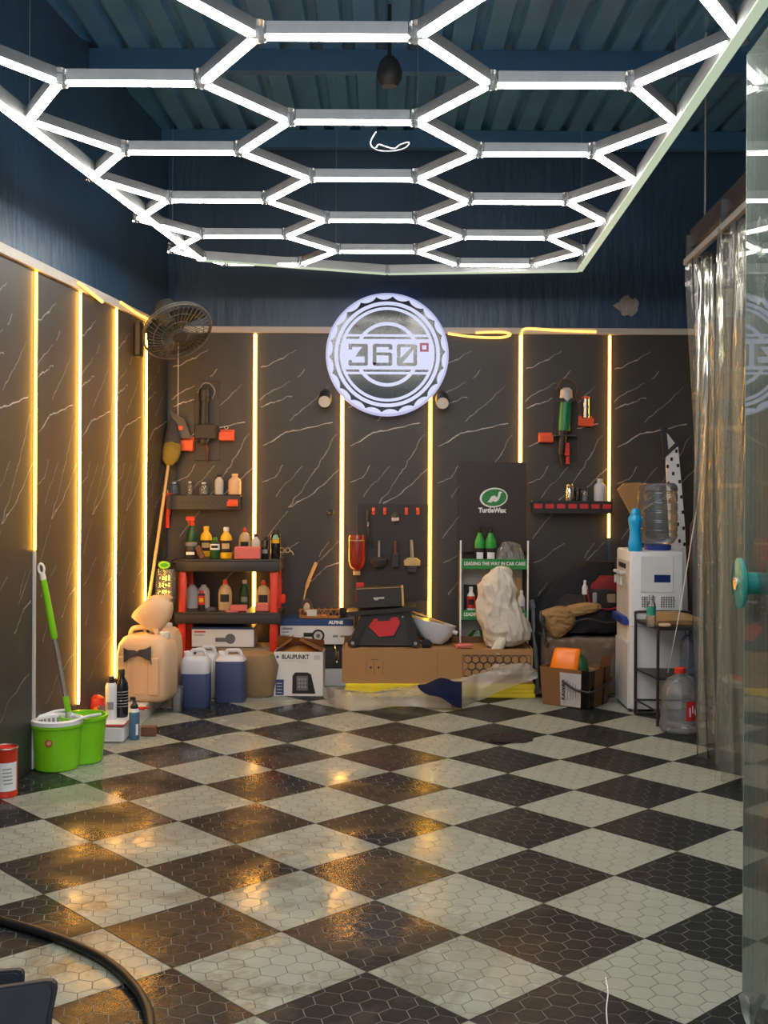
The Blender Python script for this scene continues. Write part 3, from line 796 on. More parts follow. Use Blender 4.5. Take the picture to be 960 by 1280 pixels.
MB().cyl(d * .0 - u * .06, d * .56, .011, n=12).build('pole', M['steelpole'], mp)
MB().cyl(d * .0, d * .12, .015, .014, n=12).build('collar', M['green'], mp)
MB().cyl(d * .0 - u * .03, d * .02, .019, .016, n=12).build('connector', M['lightgrey'], mp)
b = MB(); b.cyl(d * .50, d * .52, .013, .017, 12); b.cyl(d * .52, d * .88, .017, .015, 12); b.cyl(d * .88, d * .90, .015, .013, 12); b.build('grip', M['green'], mp)
a = u.orthogonal().normalized()
Mx = Matrix.Translation(d * .955) @ (Vector((0, 0, 1)).rotation_difference(Vector((0, 1, 0))).to_matrix().to_4x4())
b = MB(); b.torus(.014, .006, T(d * .955) @ Ry(math.atan2(d.x, d.z)) @ Rx(PI / 2), 20, 8, sx=1, sy=1.7); b.cyl(d * .885, d * .925, .015, .013, 12); b.build('hang_loop', M['white'], mp)
MB().lathe([(0, 0), (.075, 0), (.085, .02), (.05, .04), (.02, .045), (0, .045)], 20, c=tuple(-u * .115)).build('mop_head', M['lightgrey'], mp)

# ------------------------------------------------------------------ white slab along left wall and what stands on it
sl = thing('white_slab', 'long low white slab lying along the left wall', 'slab', (0, 0, 0))
b = MB(); x1 = -1.375
b.box((x1 - .105, 7.10, .045), (.21, 1.35, .09), bev=.004); b.build('foam_block', M['offwhite'], sl)
tr = thing('white_tray', 'white tray with red edge at front end of the white slab', 'tray', (x1 - .095, 6.29, 0))
MB().box((0, 0, .045), (.19, .24, .09), bev=.012).build('tray_body', M['white'], tr)
MB().box((0, 0, .094), (.195, .246, .008), bev=.003).build('red_edge', M['redlab'], tr)
MB().box((0, 0, .101), (.192, .24, .006), bev=.003).build('lid', M['white'], tr)
zt = .104
bottle('spray_can', 'white spray can with black nozzle cap on the white tray', 132, 146, 847, 6.29, zt, 'can', M['white'], M['black'], None, M['greyprint'], flat=1, cat='spray can')
bb = bottle('spray_bottle', 'black ribbed bottle with black cap on the white tray', 143.5, 160.5, 838, 6.36, zt, 'round', M['blackgloss'], M['black'], flat=1)
b = MB(); r = 17 * 6.36 / F / 2
for k in range(6): b.torus(r * 1.0, .0012, T(0, 0, .06 + k * .016), 22, 4)
b.build('ribs', M['lightgrey'], bb)
bottle('glass_jar', 'small clear jar beside the white spray can on the tray', 122, 132, 884, 6.22, zt, 'jar', M['clear'], M['clearblue'], flat=1, cat='jar')
t = thing('red_ball', 'small red ball shaped tub with orange sticker behind the white spray can', 'tub', at(121, 890, 6.52, .09))
MB().lathe([(0, 0), (.03, .004), (.05, .03), (.052, .05), (.04, .085), (.015, .10), (0, .10)], 24).build('shell', M['red'], t)
MB().box((.006, -.05, .035), (.022, .006, .024), Rx(-.2), bev=.002).build('sticker', M['neonorange'], t)
MB().tube(smoothpath([(.04, -.02, .06), (.075, -.03, .045), (.11, -.04, .01), (.13, -.03, .004)], 5), .0025, 6).build('wire', M['steel'], t)
t = bottle('pump_bottle', 'clear bottle of blue liquid with black pump on the floor', 161.5, 174.5, 872, 6.27, 0.002, 'pump', M['blueliq'], M['black'], flat=1)
MB().lathe([(.0262, .125), (.0262, .155), (.018, .17), (.018, .175)], 20).build('collar', M['white'], t)
MB().box((.019, -.021, .055), (.014, .004, .06), Rz(.7)).build('paper_label', M['whiteprint'], t)
t = thing('sponge_block', 'small brown sponge block on floor right of the blue pump bottle', 'sponge', at(186, 921, 6.36, 0), .06)
MB().box((0, 0, .027), (.082, .05, .052), bev=.004).build('sponge', M['brown'], t)
t = thing('pliers', 'pliers with red handles lying on the white slab by the jerrycan', 'pliers', at(172, 884, 6.63, .092), -.5)
b = MB(); b.tube(smoothpath([(0, 0, .006), (.03, .012, .007), (.07, .016, .007)], 4), .006, 8); b.build('handle', M['red'], t)
b = MB(); b.tube(smoothpath([(0, 0, .006), (.03, -.014, .007), (.065, -.022, .007)], 4), .006, 8); b.build('handle', M['red'], t)
MB().box((-.025, .0, .006), (.06, .016, .008), bev=.003).build('jaws', M['steel'], t)
t = thing('plastic_cup', 'clear plastic cup on the floor between slab and blue canister', 'cup', at(221, 892, 7.0, 0))
MB().lathe([(0, .002), (.03, .002), (.038, .15), (.040, .15), (.040, .153), (.036, .15), (.028, .005), (0, .005)], 22).build('cup', M['clear'], t)
# big cream jerrycan with black tape bow
jc = thing('jerrycan', 'big cream jerrycan with a black tape bow on the white slab', 'jerrycan', at(184, 873, 6.93, .092), -.25)
w2, d2, hh = .165, .12, .40
secs = [(0, 0, 0, w2 * .80, d2 * .8), (.012, 0, 0, w2 * .93, d2 * .94), (.04, 0, 0, w2, d2), (.27, 0, 0, w2, d2), (.33, 0, 0, w2 * .94, d2 * .95), (.37, 0, 0, w2 * .78, d2 * .8), (.385, 0, 0, w2 * .6, d2 * .6)]
MB().loft(secs, 40, 4.5).build('body', M['cream'], jc, 50)
b = MB()
for x in (-.095, .0, .095): b.box((x, -d2 * 1.0, .155), (.07, .012, .22), bev=.005)
b.build('ribs', M['cream'], jc)
MB().tube(smoothpath([(-.11, 0, .37), (-.09, 0, .415), (0, 0, .425), (.05, 0, .415), (.06, 0, .375)], 5), .016, 10).build('handle', M['cream'], jc)
MB().lathe([(.028, .36), (.03, .365), (.03, .40), (.025, .405), (0, .405)], 18, c=(.11, 0, 0)).build('cap', M['offwhite'], jc)
b = MB()
def bow(u, v, sgn):
    x = sgn * u * .088; wv = .010 + .032 * u ** .8
    return Vector((x + .0, -d2 - .014 - .014 * math.sin(u * PI), .285 + (v - .5) * 2 * wv + .006 * math.sin(u * 5 + v) + (.012 * u if sgn > 0 else -.004 * u)))
b.grid(8, 4, lambda u, v: bow(u, v, -1)); b.grid(8, 4, lambda u, v: bow(u, v, 1)); b.box((0, -d2 - .016, .285), (.018, .012, .022), bev=.003)
b.grid(4, 2, lambda u, v: Vector((.074 + .016 * u, -d2 - .014 + .004 * v, .272 - .045 * u + (v - .5) * .02)))
b.build('tape_bow', M['bluegrey'], jc)
jb = thing('jerrycan', 'second cream jerrycan half hidden behind the one with the bow', 'jerrycan', at(205, 868, 7.22, .092), -.1)
MB().loft([(z, x, y, rx * .62, ry * .9) for z, x, y, rx, ry in secs], 32, 4).build('body', M['cream'], jb, 50)
MB().lathe([(.028, .375), (.03, .38), (.03, .41), (.025, .415), (0, .415)], 18, c=(.02, 0, 0)).build('cap', M['offwhite'], jb)
jt = thing('cut_jug', 'cream plastic jug half used as a funnel tilted on top of jerrycan', 'jug', at(187, 787, 6.97, .49), 0)
A = Ry(.62)
MB().loft([(0, -.02, 0, .085, .06), (.03, -.01, 0, .10, .072), (.12, .0, 0, .095, .07), (.17, .0, 0, .075, .06), (.20, .005, 0, .045, .04), (.205, .005, 0, .028, .028), (.228, .005, 0, .028, .028)], 30, 3.2, M=T(-.02, 0, .03) @ A).build('body', M['cream'], jt, 50)

# ------------------------------------------------------------------ broom, blister pack
b0, b1 = at(168, 879, 7.25, 0.002), P(211, 578, 7.93)
br = thing('broom', 'straw broom standing upside down in the corner, bamboo handle', 'broom', b0)
d = b1 - b0; u = d.normalized()
MB().cyl(u * .012, d, .0115, .0105, n=10).build('handle', M['bamboo'], br)
b = MB()
for f in (.35, .6, .85): b.cyl(d * f, d * (f + .012), .0122, n=10)
b.build('joints', M['gold'], br)
Mx = T(d) @ (Vector((0, 0, 1)).rotation_difference(u).to_matrix().to_4x4())
MB().loft([(-.02, 0, 0, .02, .018), (.02, .005, 0, .05, .03), (.08, .01, 0, .062, .035), (.14, .005, 0, .055, .035)], 26, 2, amp=.005, fr=40, M=Mx).build('bristles', M['straw'], br)
MB().loft([(.135, .005, 0, .056, .036), (.2, .0, 0, .05, .034), (.28, -.01, 0, .032, .026), (.33, -.015, 0, .012, .012)], 26, 2, amp=.006, fr=30, M=Mx).build('bristle_tips', M['bluegrey'], br)
bp = thing('blister_pack', 'black blister pack with a green top hanging at end of cart', 'blister pack', at(206, 755, 7.66, zat(757, 7.66)))
s = 7.66 / F
MB().loft([(0, 0, 0, .058, .03), (.02, 0, 0, .066, .034), (.2, .004, 0, .066, .034), (.235, .004, 0, .06, .03)], 28, 3.5).build('clear_shell', M['clear'], bp)
b = MB()
b.box((0, .005, .12), (.10, .03, .21)); b.build('insert', M['blackgloss'], bp)
b = MB(); rnd = random.Random(3)
for k in range(16): b.box((-.03 + .02 * (k % 4), -.0115, .04 + .045 * (k // 4)), (.006 + rnd.random() * .01, .004, .012 + rnd.random() * .025))
b.build('tool_pieces', M['chrome'], bp)
MB().loft([(.235, 0, 0, .05, .026), (.25, 0, 0, .052, .028), (.28, 0, 0, .05, .026), (.288, 0, 0, .04, .02)], 24, 3).build('black_top', M['black'], bp)
MB().lathe([(0, 0), (.040, 0), (.036, .004), (0, .004)], 24, sy=.62, M=T(0, -.026, .262) @ Rx(PI / 2)).build('green_oval', M['green'], bp)
MB().lathe([(0, 0), (.026, 0), (.024, .003), (0, .003)], 24, sy=.55, M=T(0, -.030, .262) @ Rx(PI / 2)).build('green_oval', M['capgreen'], bp)
MB().tube([(0, .01, .285), (.02, .02, .305), (.075, .04, .30)], .004, 6).build('hook', M['black'], bp)

# ------------------------------------------------------------------ wall fan
FY = 7.26
fan = thing('wall_fan', 'black round wall fan tilted down at end of the left wall', 'fan', P(165, 412, FY) + Vector((0, 0, 0)))
base = Vector(fan.location); base.x = wl(FY) + .008; fan.location = base
cen = P(222, 415, 7.12) - base
nrm = Vector((.42, -.56, -.71)).normalized()
Q = T(cen) @ (Vector((0, 0, 1)).rotation_difference(nrm).to_matrix().to_4x4())
MB().box((.03, 0, -.06), (.05, .08, .22), bev=.01).build('wall_bracket', M['black'], fan)
b = MB(); b.tube(smoothpath([(.04, 0, 0), (.10, -.02, .0), (.16, -.06, .04), tuple(cen - nrm * .13)], 5), .022, 10); b.build('arm', M['black'], fan)
MB().lathe([(0, -.27), (.03, -.267), (.062, -.25), (.075, -.20), (.078, -.08), (.06, -.045), (0, -.045)], 24, M=Q).build('motor_housing', M['fan'], fan)
R = .215
b = MB(); b.torus(R, .007, Q, 40, 8); b.torus(R, .005, T(nrm * -.0) @ Q @ T(0, 0, -.02), 40, 6)
for rr in (.06, .11, .16): b.torus(rr, .0022, Q @ T(0, 0, .045 - .04 * (rr / R) ** 2), 36, 4)
for i in range(40):
    a = 2 * PI * i / 40
    for sg_ in (1, -1):
        b.tube([Q @ Vector((math.cos(a + k * .06) * R * (1 - k / 4 * .78), math.sin(a + k * .06) * R * (1 - k / 4 * .78), sg_ * (.048 * (1 - (1 - k / 4) ** 2)) - (.0 if sg_ > 0 else .01))) for k in range(5)], .0018, 4)
b.build('cage', M['fan'], fan)
MB().lathe([(0, .05), (.04, .05), (.046, .044), (.046, .038), (0, .036)], 24, M=Q).build('badge', M['dark'], fan)
MB().lathe([(0, -.045), (.035, -.04), (.035, .02), (.025, .03), (0, .03)], 20, M=Q).build('hub', M['dark'], fan)
fb_ = mat('fan_blade', (.05, .048, .045), .35)
for k in range(3):
    b = MB()
    def bl(u, v, k=k):
        a = k * 2 * PI / 3 + (v - .5) * (1.1 + .5 * u); rr = .03 + .165 * u
        return Q @ Vector((math.cos(a) * rr, math.sin(a) * rr, (v - .5) * .035))
    b.grid(6, 6, bl, .002); b.build('blade', fb_, fan)
pc = Q @ Vector((0, .07, -.16)); MB().tube([pc, pc + Vector((0, 0, -.66))], .0016, 5).build('pull_cord', M['lightgrey'], fan)

# ------------------------------------------------------------------ wall tool holders
WY = BY - .006
def wall_board(name, label, cat, px0, px1, py0, py1, m, th=.006, bev=.003):
    a, c = P(px0, py1, WY), P(px1, py0, WY)
    t = thing(name, label, cat, ((a.x + c.x) / 2, WY, a.z))
    w, h = c.x - a.x, c.z - a.z
    MB().box((0, -th / 2, h / 2), (w, th, h), bev=bev).build('board', m, t)
    return t, w, h
def clip_(name, label, px0, px1, py0, py1, m):
    a, c = P(px0, py1, WY), P(px1, py0, WY); w, h = c.x - a.x, c.z - a.z
    t = thing(name, label, 'holder', ((a.x + c.x) / 2, WY, a.z))
    b = MB(); b.box((0, -.004, h / 2), (w, .008, h), bev=.002); b.box((0, -.035, h * .1), (w, .06, h * .16), bev=.002); b.box((0, -.066, h * .38), (w, .006, h * .7), bev=.002)
    b.build('bracket', m, t)
    MB().box((w * .44, -.035, h * .35), (.006, .06, h * .6), bev=.001).build('side_lip', m, t)
    return t
t, w, h = wall_board('tool_holder', 'dark wall holder with hanging grinder, left end of back wall', 'tool holder', 243, 275, 476, 576, M['dark'])
MB().box((0, -.05, h * .36), (w * .85, .08, .10), bev=.006).build('pocket', M['charcoal'], t)
b = MB(); b.cyl((-.02, -.05, .12), (-.015, -.05, .42), .034, .03, 14); b.lathe([(.0, .40), (.036, .41), (.04, .47), (.03, .50), (0, .505)], 16, c=(-.015, -.05, 0)); b.build('grinder_body', M['black'], t)
MB().tube(smoothpath([(-.06, -.04, .47), (-.02, -.05, .535), (.03, -.05, .53), (.06, -.05, .48), (.04, -.05, .43)], 5), .004, 6).build('cord', M['grey'], t)
MB().tube(smoothpath([(.0, -.05, .12), (.012, -.06, .04), (.0, -.04, -.01), (.014, -.03, .09)], 5), .005, 6).build('cord', M['brown'], t)
MB().cyl((.015, -.09, .13), (.025, -.09, .155), .010, n=8).build('plug', M['chrome'], t)
clip_('holder_clip', 'orange wall clip holding sandpaper sheet, left of dark grinder holder', 217, 243, 546, 564, M['orange'])
t = thing('sandpaper_sheet', 'grey sheet of sandpaper stuck in the left orange clip', 'sandpaper', at(231, 548, WY - .04, zat(549, WY - .04)))
b = MB(); b.grid(6, 6, lambda u, v: Vector((-.055 + .10 * u - .045 * v, -.0 - .02 * v * v, v * (.19 - .06 * u))), .002); b.build('sheet', M['grey'], t)
MB().box((-.028, -.012, .07), (.03, .004, .03), Rx(-.1)).build('print_mark', M['orange'], t)
clip_('holder_clip', 'orange wall clip right of the dark grinder holder', 275.5, 293, 537, 551, M['orange'])
t = thing('keyring', 'small steel ring hanging in orange clip beside dark grinder holder', 'ring', at(283, 537, WY - .035, zat(537.5, WY - .035)))
MB().torus(.012, .0025, T(0, 0, .012) @ Rx(PI / 2), 16, 6).build('ring', M['chrome'], t)
# right tool holder with green grinder
t, w, h = wall_board('tool_holder', 'dark wall holder with green angle grinder on right of back wall', 'tool holder', 690, 722, 486, 578, M['charcoal'])
MB().box((0, -.05, h * .36), (w * .9, .08, .012), bev=.002).build('shelf', M['dark'], t)
MB().cyl((-.015, -.06, .22), (-.002, -.06, .42), .042, .040, 16).build('grinder_body', M['darkgreen'] if False else mat('tool_green', (.01, .18, .07), .35), t)
b = MB(); b.lathe([(.0, .40), (.036, .405), (.045, .44), (.04, .50), (.02, .515), (0, .515)], 16, c=(.0, -.06, 0)); b.build('gear_head', M['lightgrey'], t)
MB().box((.0, -.09, .43), (.13, .02, .024), bev=.004).build('side_handle', M['black'], t)
b = MB(); b.cyl((-.022, -.06, .22), (-.03, -.06, .06), .032, .024, 12); b.cyl((-.03, -.06, .06), (-.02, -.05, -.02), .018, .01, 10); b.build('grip', M['black'], t)
MB().tube(smoothpath([(-.07, -.04, .50), (-.03, -.06, .57), (.03, -.06, .57), (.075, -.05, .52), (.06, -.05, .45)], 5), .004, 6).build('cord', M['brown'], t)
b = MB(); b.box((.005, -.07, .09), (.035, .012, .09), bev=.005); b.cyl((.01, -.07, .04), (.01, -.07, -.01), .012, n=10); b.build('red_tag', M['redlab'], t)
clip_('holder_clip', 'orange wall clip left of the green angle grinder', 673, 690, 541, 553, M['orange'])
clip_('holder_clip', 'orange wall clip carrying a steel tube right of green grinder', 722.5, 740, 520, 533, M['orange'])
t = thing('steel_tube', 'shiny steel tube standing in orange clip right of green grinder', 'tube', at(732, 522, WY - .035, zat(521, WY - .035)))
MB().lathe([(0, 0), (.027, 0), (.027, .145), (.024, .148), (.022, .145), (.022, .01), (0, .01)], 20).build('tube', M['chrome'], t)
MB().lathe([(.028, .13), (.028, .146)], 20, cap=False).build('band', M['orange'], t)

# ------------------------------------------------------------------ two wall rails with bottles
def rail(label, px0, px1, py0, py1, m):
    a, c = P(px0, py1, WY), P(px1, py0, WY); w, h = c.x - a.x, c.z - a.z
    t = thing('wall_shelf', label, 'shelf', ((a.x + c.x) / 2, WY, a.z))
    b = MB(); b.box((0, -.003, h / 2), (w, .006, h)); b.box((0, -.055, h - .005), (w, .11, .008)); b.build('shelf_board', m, t, 0)
    MB().box((0, -.109, h / 2), (w, .005, h), bev=.001).build('front_lip', m, t)
    return t, w, h
t, w, h = rail('black perforated wall shelf with small bottles, left end of back wall', 212, 303, 619, 636, M['dark'])
b = MB()
for i in range(12): b.cyl((-w / 2 + w * (i + .5) / 12, -.1105, h * .5), (-w / 2 + w * (i + .5) / 12, -.1125, h * .5), .006, n=8)
b.build('holes', M['print'], t)
ry = WY - .06; rz = zat(619, WY) + .001
bottle('small_bottle', 'small teal tinted bottle with white cap, leftmost on left wall shelf', 212, 223, 604, ry, rz, 'round', M['clearblue'], M['white'], group=None, flat=1)
bottle('small_bottle', 'slim clear bottle with white cap, second on left wall shelf', 233.5, 241.5, 603, ry, rz, 'round', M['clear'], M['white'], flat=1)
bottle('small_bottle', 'wide clear bottle with white cap, third on left wall shelf', 249, 261, 604, ry, rz, 'round', M['clear'], M['white'], flat=1)
bottle('small_bottle', 'grey bottle with black cap, fourth on left wall shelf', 268.5, 279.5, 594, ry, rz, 'round', M['lightgrey'], M['black'], flat=.8)
bottle('small_bottle', 'cream square shouldered bottle, rightmost on left wall shelf', 285.5, 301.5, 593, ry, rz, 'round', M['cream'], M['cream'], flat=.8)
t = thing('quick_clamp', 'red bar clamp hanging at left end of the left wall shelf', 'clamp', at(209, 661, WY - .06, zat(661, WY - .06)))
b = MB(); b.cyl((0, 0, 0), (.0, 0, .10), .017, .014, 12); b.box((.006, 0, .15), (.03, .03, .13), bev=.006); b.box((.012, 0, .225), (.055, .026, .026), bev=.006); b.build('handle', M['red'], t)
MB().box((.0, .012, .16), (.008, .006, .2)).build('steel_bar', M['steel'], t)
clip_('holder_clip', 'orange clip under right end of the left wall shelf', 288, 300, 624, 632, M['orange']).location.y = WY - .116
t, w, h = rail('black wall shelf with row of red labels at right of back wall', 663, 762, 626, 641, M['black'])
for i in range(7):
    x = -w / 2 + w * (i + .5) / 7; MB().box((x, -.1125, h * .58), (w / 7 * .72, .003, h * .36)).build('red_tag', M['redlab'], t, 0)
rz = zat(626, WY) + .001
bottle('metal_tin', 'shiny silver tin on the wall shelf with red labels', 707, 717.5, 604.5, ry, rz, 'jar', M['chrome'], M['chrome'], flat=1, cat='tin')
bottle('small_jar', 'small black jar in the middle of the shelf with red labels', 719, 726, 609, ry, rz, 'jar', M['blackgloss'], M['black'], flat=1, cat='jar')
bottle('small_jar', 'small clear jar beside the black jar on shelf with red labels', 727.5, 735, 608, ry, rz, 'jar', M['clear'], M['black'], flat=1, cat='jar')
bottle('white_bottle', 'pale white bottle at right end of shelf with red labels', 742.5, 757.5, 597, ry, rz, 'round', M['palewhite'], M['palewhite'], flat=1)

# ------------------------------------------------------------------ centre pegboard with tools
t, w, h = wall_board('pegboard', 'black pegboard with hanging brushes at centre of back wall', 'pegboard', 446, 535, 630, 750, M['charcoal'], .006, .001)
b = MB()
for i in range(16):
    for j in range(21):
        b.cyl((-w / 2 + w * (i + .5) / 16, -.0062, h * (j + .5) / 21), (-w / 2 + w * (i + .5) / 16, -.0068, h * (j + .5) / 21), .0042, n=6)
o = b.build('holes', M['print'], t, 0); o['kind'] = 'stuff'
pbx = Vector(t.location)
def pegp(px, py, off=.006): v = P(px, py, WY - off); return v
pk = 1
for px, lab in ((467, 'first'), (481, 'second'), (508, 'third'), (522, 'fourth')):
    v = pegp(px, 638) - pbx
    b = MB(); b.cyl(v, v + Vector((0, -.03, .004)), .010, .008, 10); b.box(v + Vector((0, -.005, -.006)), (.022, .010, .05), bev=.003); b.build('peg', M['orange'], t)
def hung(name, label, cat, px, pyt, pyb, fn):
    v = at(px, pyb, WY - .035, zat(pyb, WY - .035)); o = thing(name, label, cat, v); fn(o, zat(pyt, WY) - zat(pyb, WY)); 
    MB().cyl((0, .030, zat(pyt, WY) - zat(pyb, WY) - .01), (0, -.008, zat(pyt, WY) - zat(pyb, WY) - .006), .004, n=6).build('hook', M['black'], o); return o
def f1(o, h):
    MB().tube(smoothpath([(.0, 0, h), (.0, -.003, h * .6), (.008, 0, h * .3), (.022, .004, 0)], 5), [.011] * 5 + [.009] * 11, 8).build('handle', M['dark'], o); MB().lathe([(0, 0), (.008, 0), (.009, .03), (0, .035)], 10, c=(0, -.008, h * .55)).build('ferrule', M['chrome'], o)
hung('detail_brush', 'long black handled brush hanging at left of the pegboard', 'brush', 460, 638, 682, f1)
def f2(o, h):
    MB().box((0, 0, h * .28), (.052, .02, .03), Ry(-.1), bev=.006).build('bristles', M['offwhite'], o)
    MB().loft([(h * .42, 0, 0, .03, .012), (h * .7, 0, 0, .022, .012), (h, 0, 0, .008, .008)], 12).build('head', M['dark'], o)
hung('detail_brush', 'small brush with cream bristles hanging high on the pegboard', 'brush', 494, 640, 652, f2)
def f3(o, h):
    MB().lathe([(0, 0), (.03, 0), (.062, .03), (.062, .055), (.03, .07), (0, .07)], 20, sy=.5).build('head', M['dark'], o); MB().cyl((0, 0, .06), (0, 0, h), .008, n=8).build('handle', M['grey'], o)
hung('round_brush', 'round dark brush hanging low on left half of the pegboard', 'brush', 474, 676, 709, f3)
def f4(o, h):
    MB().box((0, 0, .05), (.05, .016, .10), bev=.004).build('blade', M['dark'], o); MB().cyl((0, 0, .09), (0, 0, h), .010, n=8).build('handle', M['brown'], o)
hung('scraper', 'flat dark scraper hanging between two brushes on the pegboard', 'scraper', 494, 676, 709, f4)
def f5(o, h):
    MB().box((0, 0, .02), (.06, .03, .05), bev=.004).build('bristles', M['bluegrey'], o); MB().loft([(.04, 0, 0, .055, .016), (.075, 0, 0, .058, .016), (.095, 0, 0, .03, .012)], 16).build('head', M['bamboo'], o)
    MB().cyl((0, 0, .09), (-.006, 0, h), .013, .010, 10).build('handle', M['grey'], o)
hung('paint_brush', 'wide brush with yellowish head hanging at right of the pegboard', 'brush', 515, 675, 714, f5)
t = thing('foam_bottle', 'translucent red bottle hanging upside down beside a led strip', 'bottle', at(446, 718, WY - .075, zat(718, WY - .075)))
MB().lathe([(0, 0), (.02, 0), (.02, .03), (.045, .05), (.057, .09), (.057, .25), (.05, .272), (0, .275)], 24, sy=.9).build('body', film('red_clear_plastic', (.85, .20, .16), .5, (.42, .05, .03), .1, .8), t)
MB().lathe([(0, -.004), (.024, -.004), (.024, .022), (0, .022)], 16).build('cap', M['gold'], t)
b = MB(); b.cyl((0, .05, .262), (0, .075, .262), .006, n=8); b.torus(.056, .003, T(0, 0, .235), 20, 6); b.box((0, .06, .235), (.03, .02, .02)); b.build('hanger', M['gold'], t)
t = thing('wall_hook', 'small black wall hook left of the second back wall led strip', 'hook', P(413, 640, WY))
b = MB(); b.box((0, -.004, 0), (.05, .008, .035), bev=.003); b.tube(smoothpath([(0, -.006, 0), (-.01, -.04, -.012), (-.02, -.05, .0), (-.025, -.05, .012)], 4), .006, 8); b.build('hook', M['black'], t)

# ------------------------------------------------------------------ tool cart with car care bottles
cy_ = 7.88; ct_ = thing('tool_cart', 'red and black plastic tool cart under left end of back wall', 'cart', at(288, 860, cy_, 0))
cw, cd = .70, .35
def tray(z0, hgt, name='tray'):
    b = MB(); b.box((0, 0, z0 + (.012 if hgt < .07 else hgt - .010)), (cw, cd, .018), bev=.006)
    for sx, sy, wx, wy in ((0, -cd / 2 + .012, cw, .024), (0, cd / 2 - .012, cw, .024), (-cw / 2 + .012, 0, .024, cd - .03), (cw / 2 - .012, 0, .024, cd - .03)):
        b.box((sx, sy, z0 + hgt / 2), (wx, wy, hgt), bev=.008, seg=2)
    return b.build(name, M['dark'], ct_)
ZT, ZM = zat(716, cy_ - .18), zat(781, cy_ - .18)
tray(ZT, .082); tray(ZM, .076); tray(.09, .06)
for sx in (-1, 1):
    for sy in (-1, 1):
        b = MB(); x = sx * (cw / 2 - .045); y = sy * (cd / 2 - .045)
        b.box((x, y, (.1 + ZT) / 2), (.052, .052, ZT - .09), bev=.012, seg=2); b.build('post', M['red'], ct_)
        b = MB(); b.cyl((x, y - .012, .035), (x, y + .012, .035), .035, n=16); b.box((x, y, .075), (.04, .04, .03)); b.build('caster', M['black'], ct_)
MB().tube(smoothpath([(-.33, -.1, ZT + .06), (-.40, -.1, ZT + .05), (-.42, 0, ZT + .05), (-.40, .1, ZT + .05), (-.33, .1, ZT + .06)], 4), .012, 8).build('push_handle', M['dark'], ct_)
MB().box((cw / 2 + .012, -.1, ZM + .16), (.03, .06, .06), bev=.008).build('side_bin', M['red'], ct_)
zt = ZT + .0835; fy = cy_ - .09; by = cy_ + .06
g1 = None
bottle('jar', 'squat black jar with dark cap, front left of cart top', 231, 247, 679, fy, zt, 'jar', M['dark'], M['grey'], M['print'], M['whiteprint'], cat='jar', flat=1)
t = bottle('spray_bottle', 'spray bottle with red collar at left end of cart top', 233, 247, 646, by, zt, 'spray', M['darkgreen'], M['red'], flat=.9)
bottle('polish_bottle', 'wide yellow bottle with black label, left one on cart top', 250.5, 265, 659, by, zt, 'round', M['yellow'], M['yellow'], M['print'], M['gold'], flat=.8, labr=(.2, .55))
t = thing('sponge_block', 'brown wedge of sponge leaning between bottles on cart top', 'sponge', at(254, 700, fy - .03, zt), .0, rot=(0, -.45, .1))
MB().box((0, 0, .047), (.034, .05, .09), bev=.006).build('sponge', M['brown'], t)
bottle('polish_bottle', 'black bottle with green cap and white label on cart top', 262.5, 275, 673, fy, zt, 'round', M['darkgreen'], M['capgreen'], M['whiteprint'], M['print'], flat=.8, labr=(.42, .70))
bottle('polish_bottle', 'tall yellow bottle with white cap and black label on cart top', 275.5, 290, 660, fy, zt, 'round', M['yellow'], M['white'], M['print'], M['gold'], flat=.75, labr=(.2, .58))
bottle('wax_bottle', 'champagne bottle with red cap behind the pink foam on cart top', 298.5, 313.5, 660, by, zt, 'squeeze', M['gold'], M['red'], None, M['print'], flat=.6, labr=(.1, .66))
pf = thing('foam_block', 'large pink foam block on the cart top', 'foam block', at(309.5, 701, fy - .05, zt), .04)
MB().box((0, 0, .042), (.172, .07, .080), bev=.006).build('foam', M['pink'], pf)
bottle('wax_bottle', 'small white bottle with dark cap just right of pink foam', 314.5, 325, 668, by, zt, 'round', M['offwhite'], M['dark'], flat=.9)
bottle('spray_can', 'black can with pale round emblem, left of two near cart end', 326.5, 336.5, 671, fy, zt, 'can', M['blackgloss'], M['black'], None, M['greyprint'], flat=1, cat='spray can')
t = bottle('spray_can', 'black can with yellow label band at right end of cart top', 338.5, 352, 662, fy + .06, zt, 'can', M['blackgloss'], M['black'], None, M['yellow'], flat=1, cat='spray can', labr=(.4, .8))
MB().lathe([(0, 0), (.018, 0), (.018, .003), (0, .003)], 16, M=T(0, -.0365, .142) @ Rx(PI / 2)).build('emblem', mat('mint_print', (.25, .5, .38), .5), t)
t = thing('wire_glasses', 'brass wire glasses at the right corner of cart top', 'glasses', at(352, 690, cy_ - .05, zt + .055))
b = MB(); b.torus(.016, .002, T(-.0, 0, .0) @ Rx(PI / 2) , 16, 5); b.torus(.016, .002, T(.04, 0, .0) @ Rx(PI / 2), 16, 5); b.tube([(.016, 0, 0), (.024, 0, .003)], .002, 5); b.tube([(.056, 0, 0), (.075, -.03, -.012), (.085, -.05, -.03)], .002, 5); b.build('frame', M['gold'], t)
zm = ZM + .0775
bottle('plastic_jug', 'tall translucent white jug at left of cart middle tray', 233, 248, 728, by, zm, 'round', M['palewhite'], None, flat=.8, cat='jug')
t = bottle('plastic_jug', 'second translucent white jug beside the first on middle tray', 247.5, 262, 728, by, zm, 'round', M['palewhite'], None, flat=.8, cat='jug')
bottle('wax_bottle', 'small red capped bottle with yellow label before the white jugs', 247.5, 256.5, 739, fy, zm, 'can', M['print'], M['red'], M['redlab'], M['yellow'], flat=1, labr=(.3, .75))
bottle('small_jar', 'low clear glass jar on the cart middle tray', 259.5, 269.5, 760, fy, zm, 'jar', M['clearblue'], M['clear'], cat='jar', flat=1)
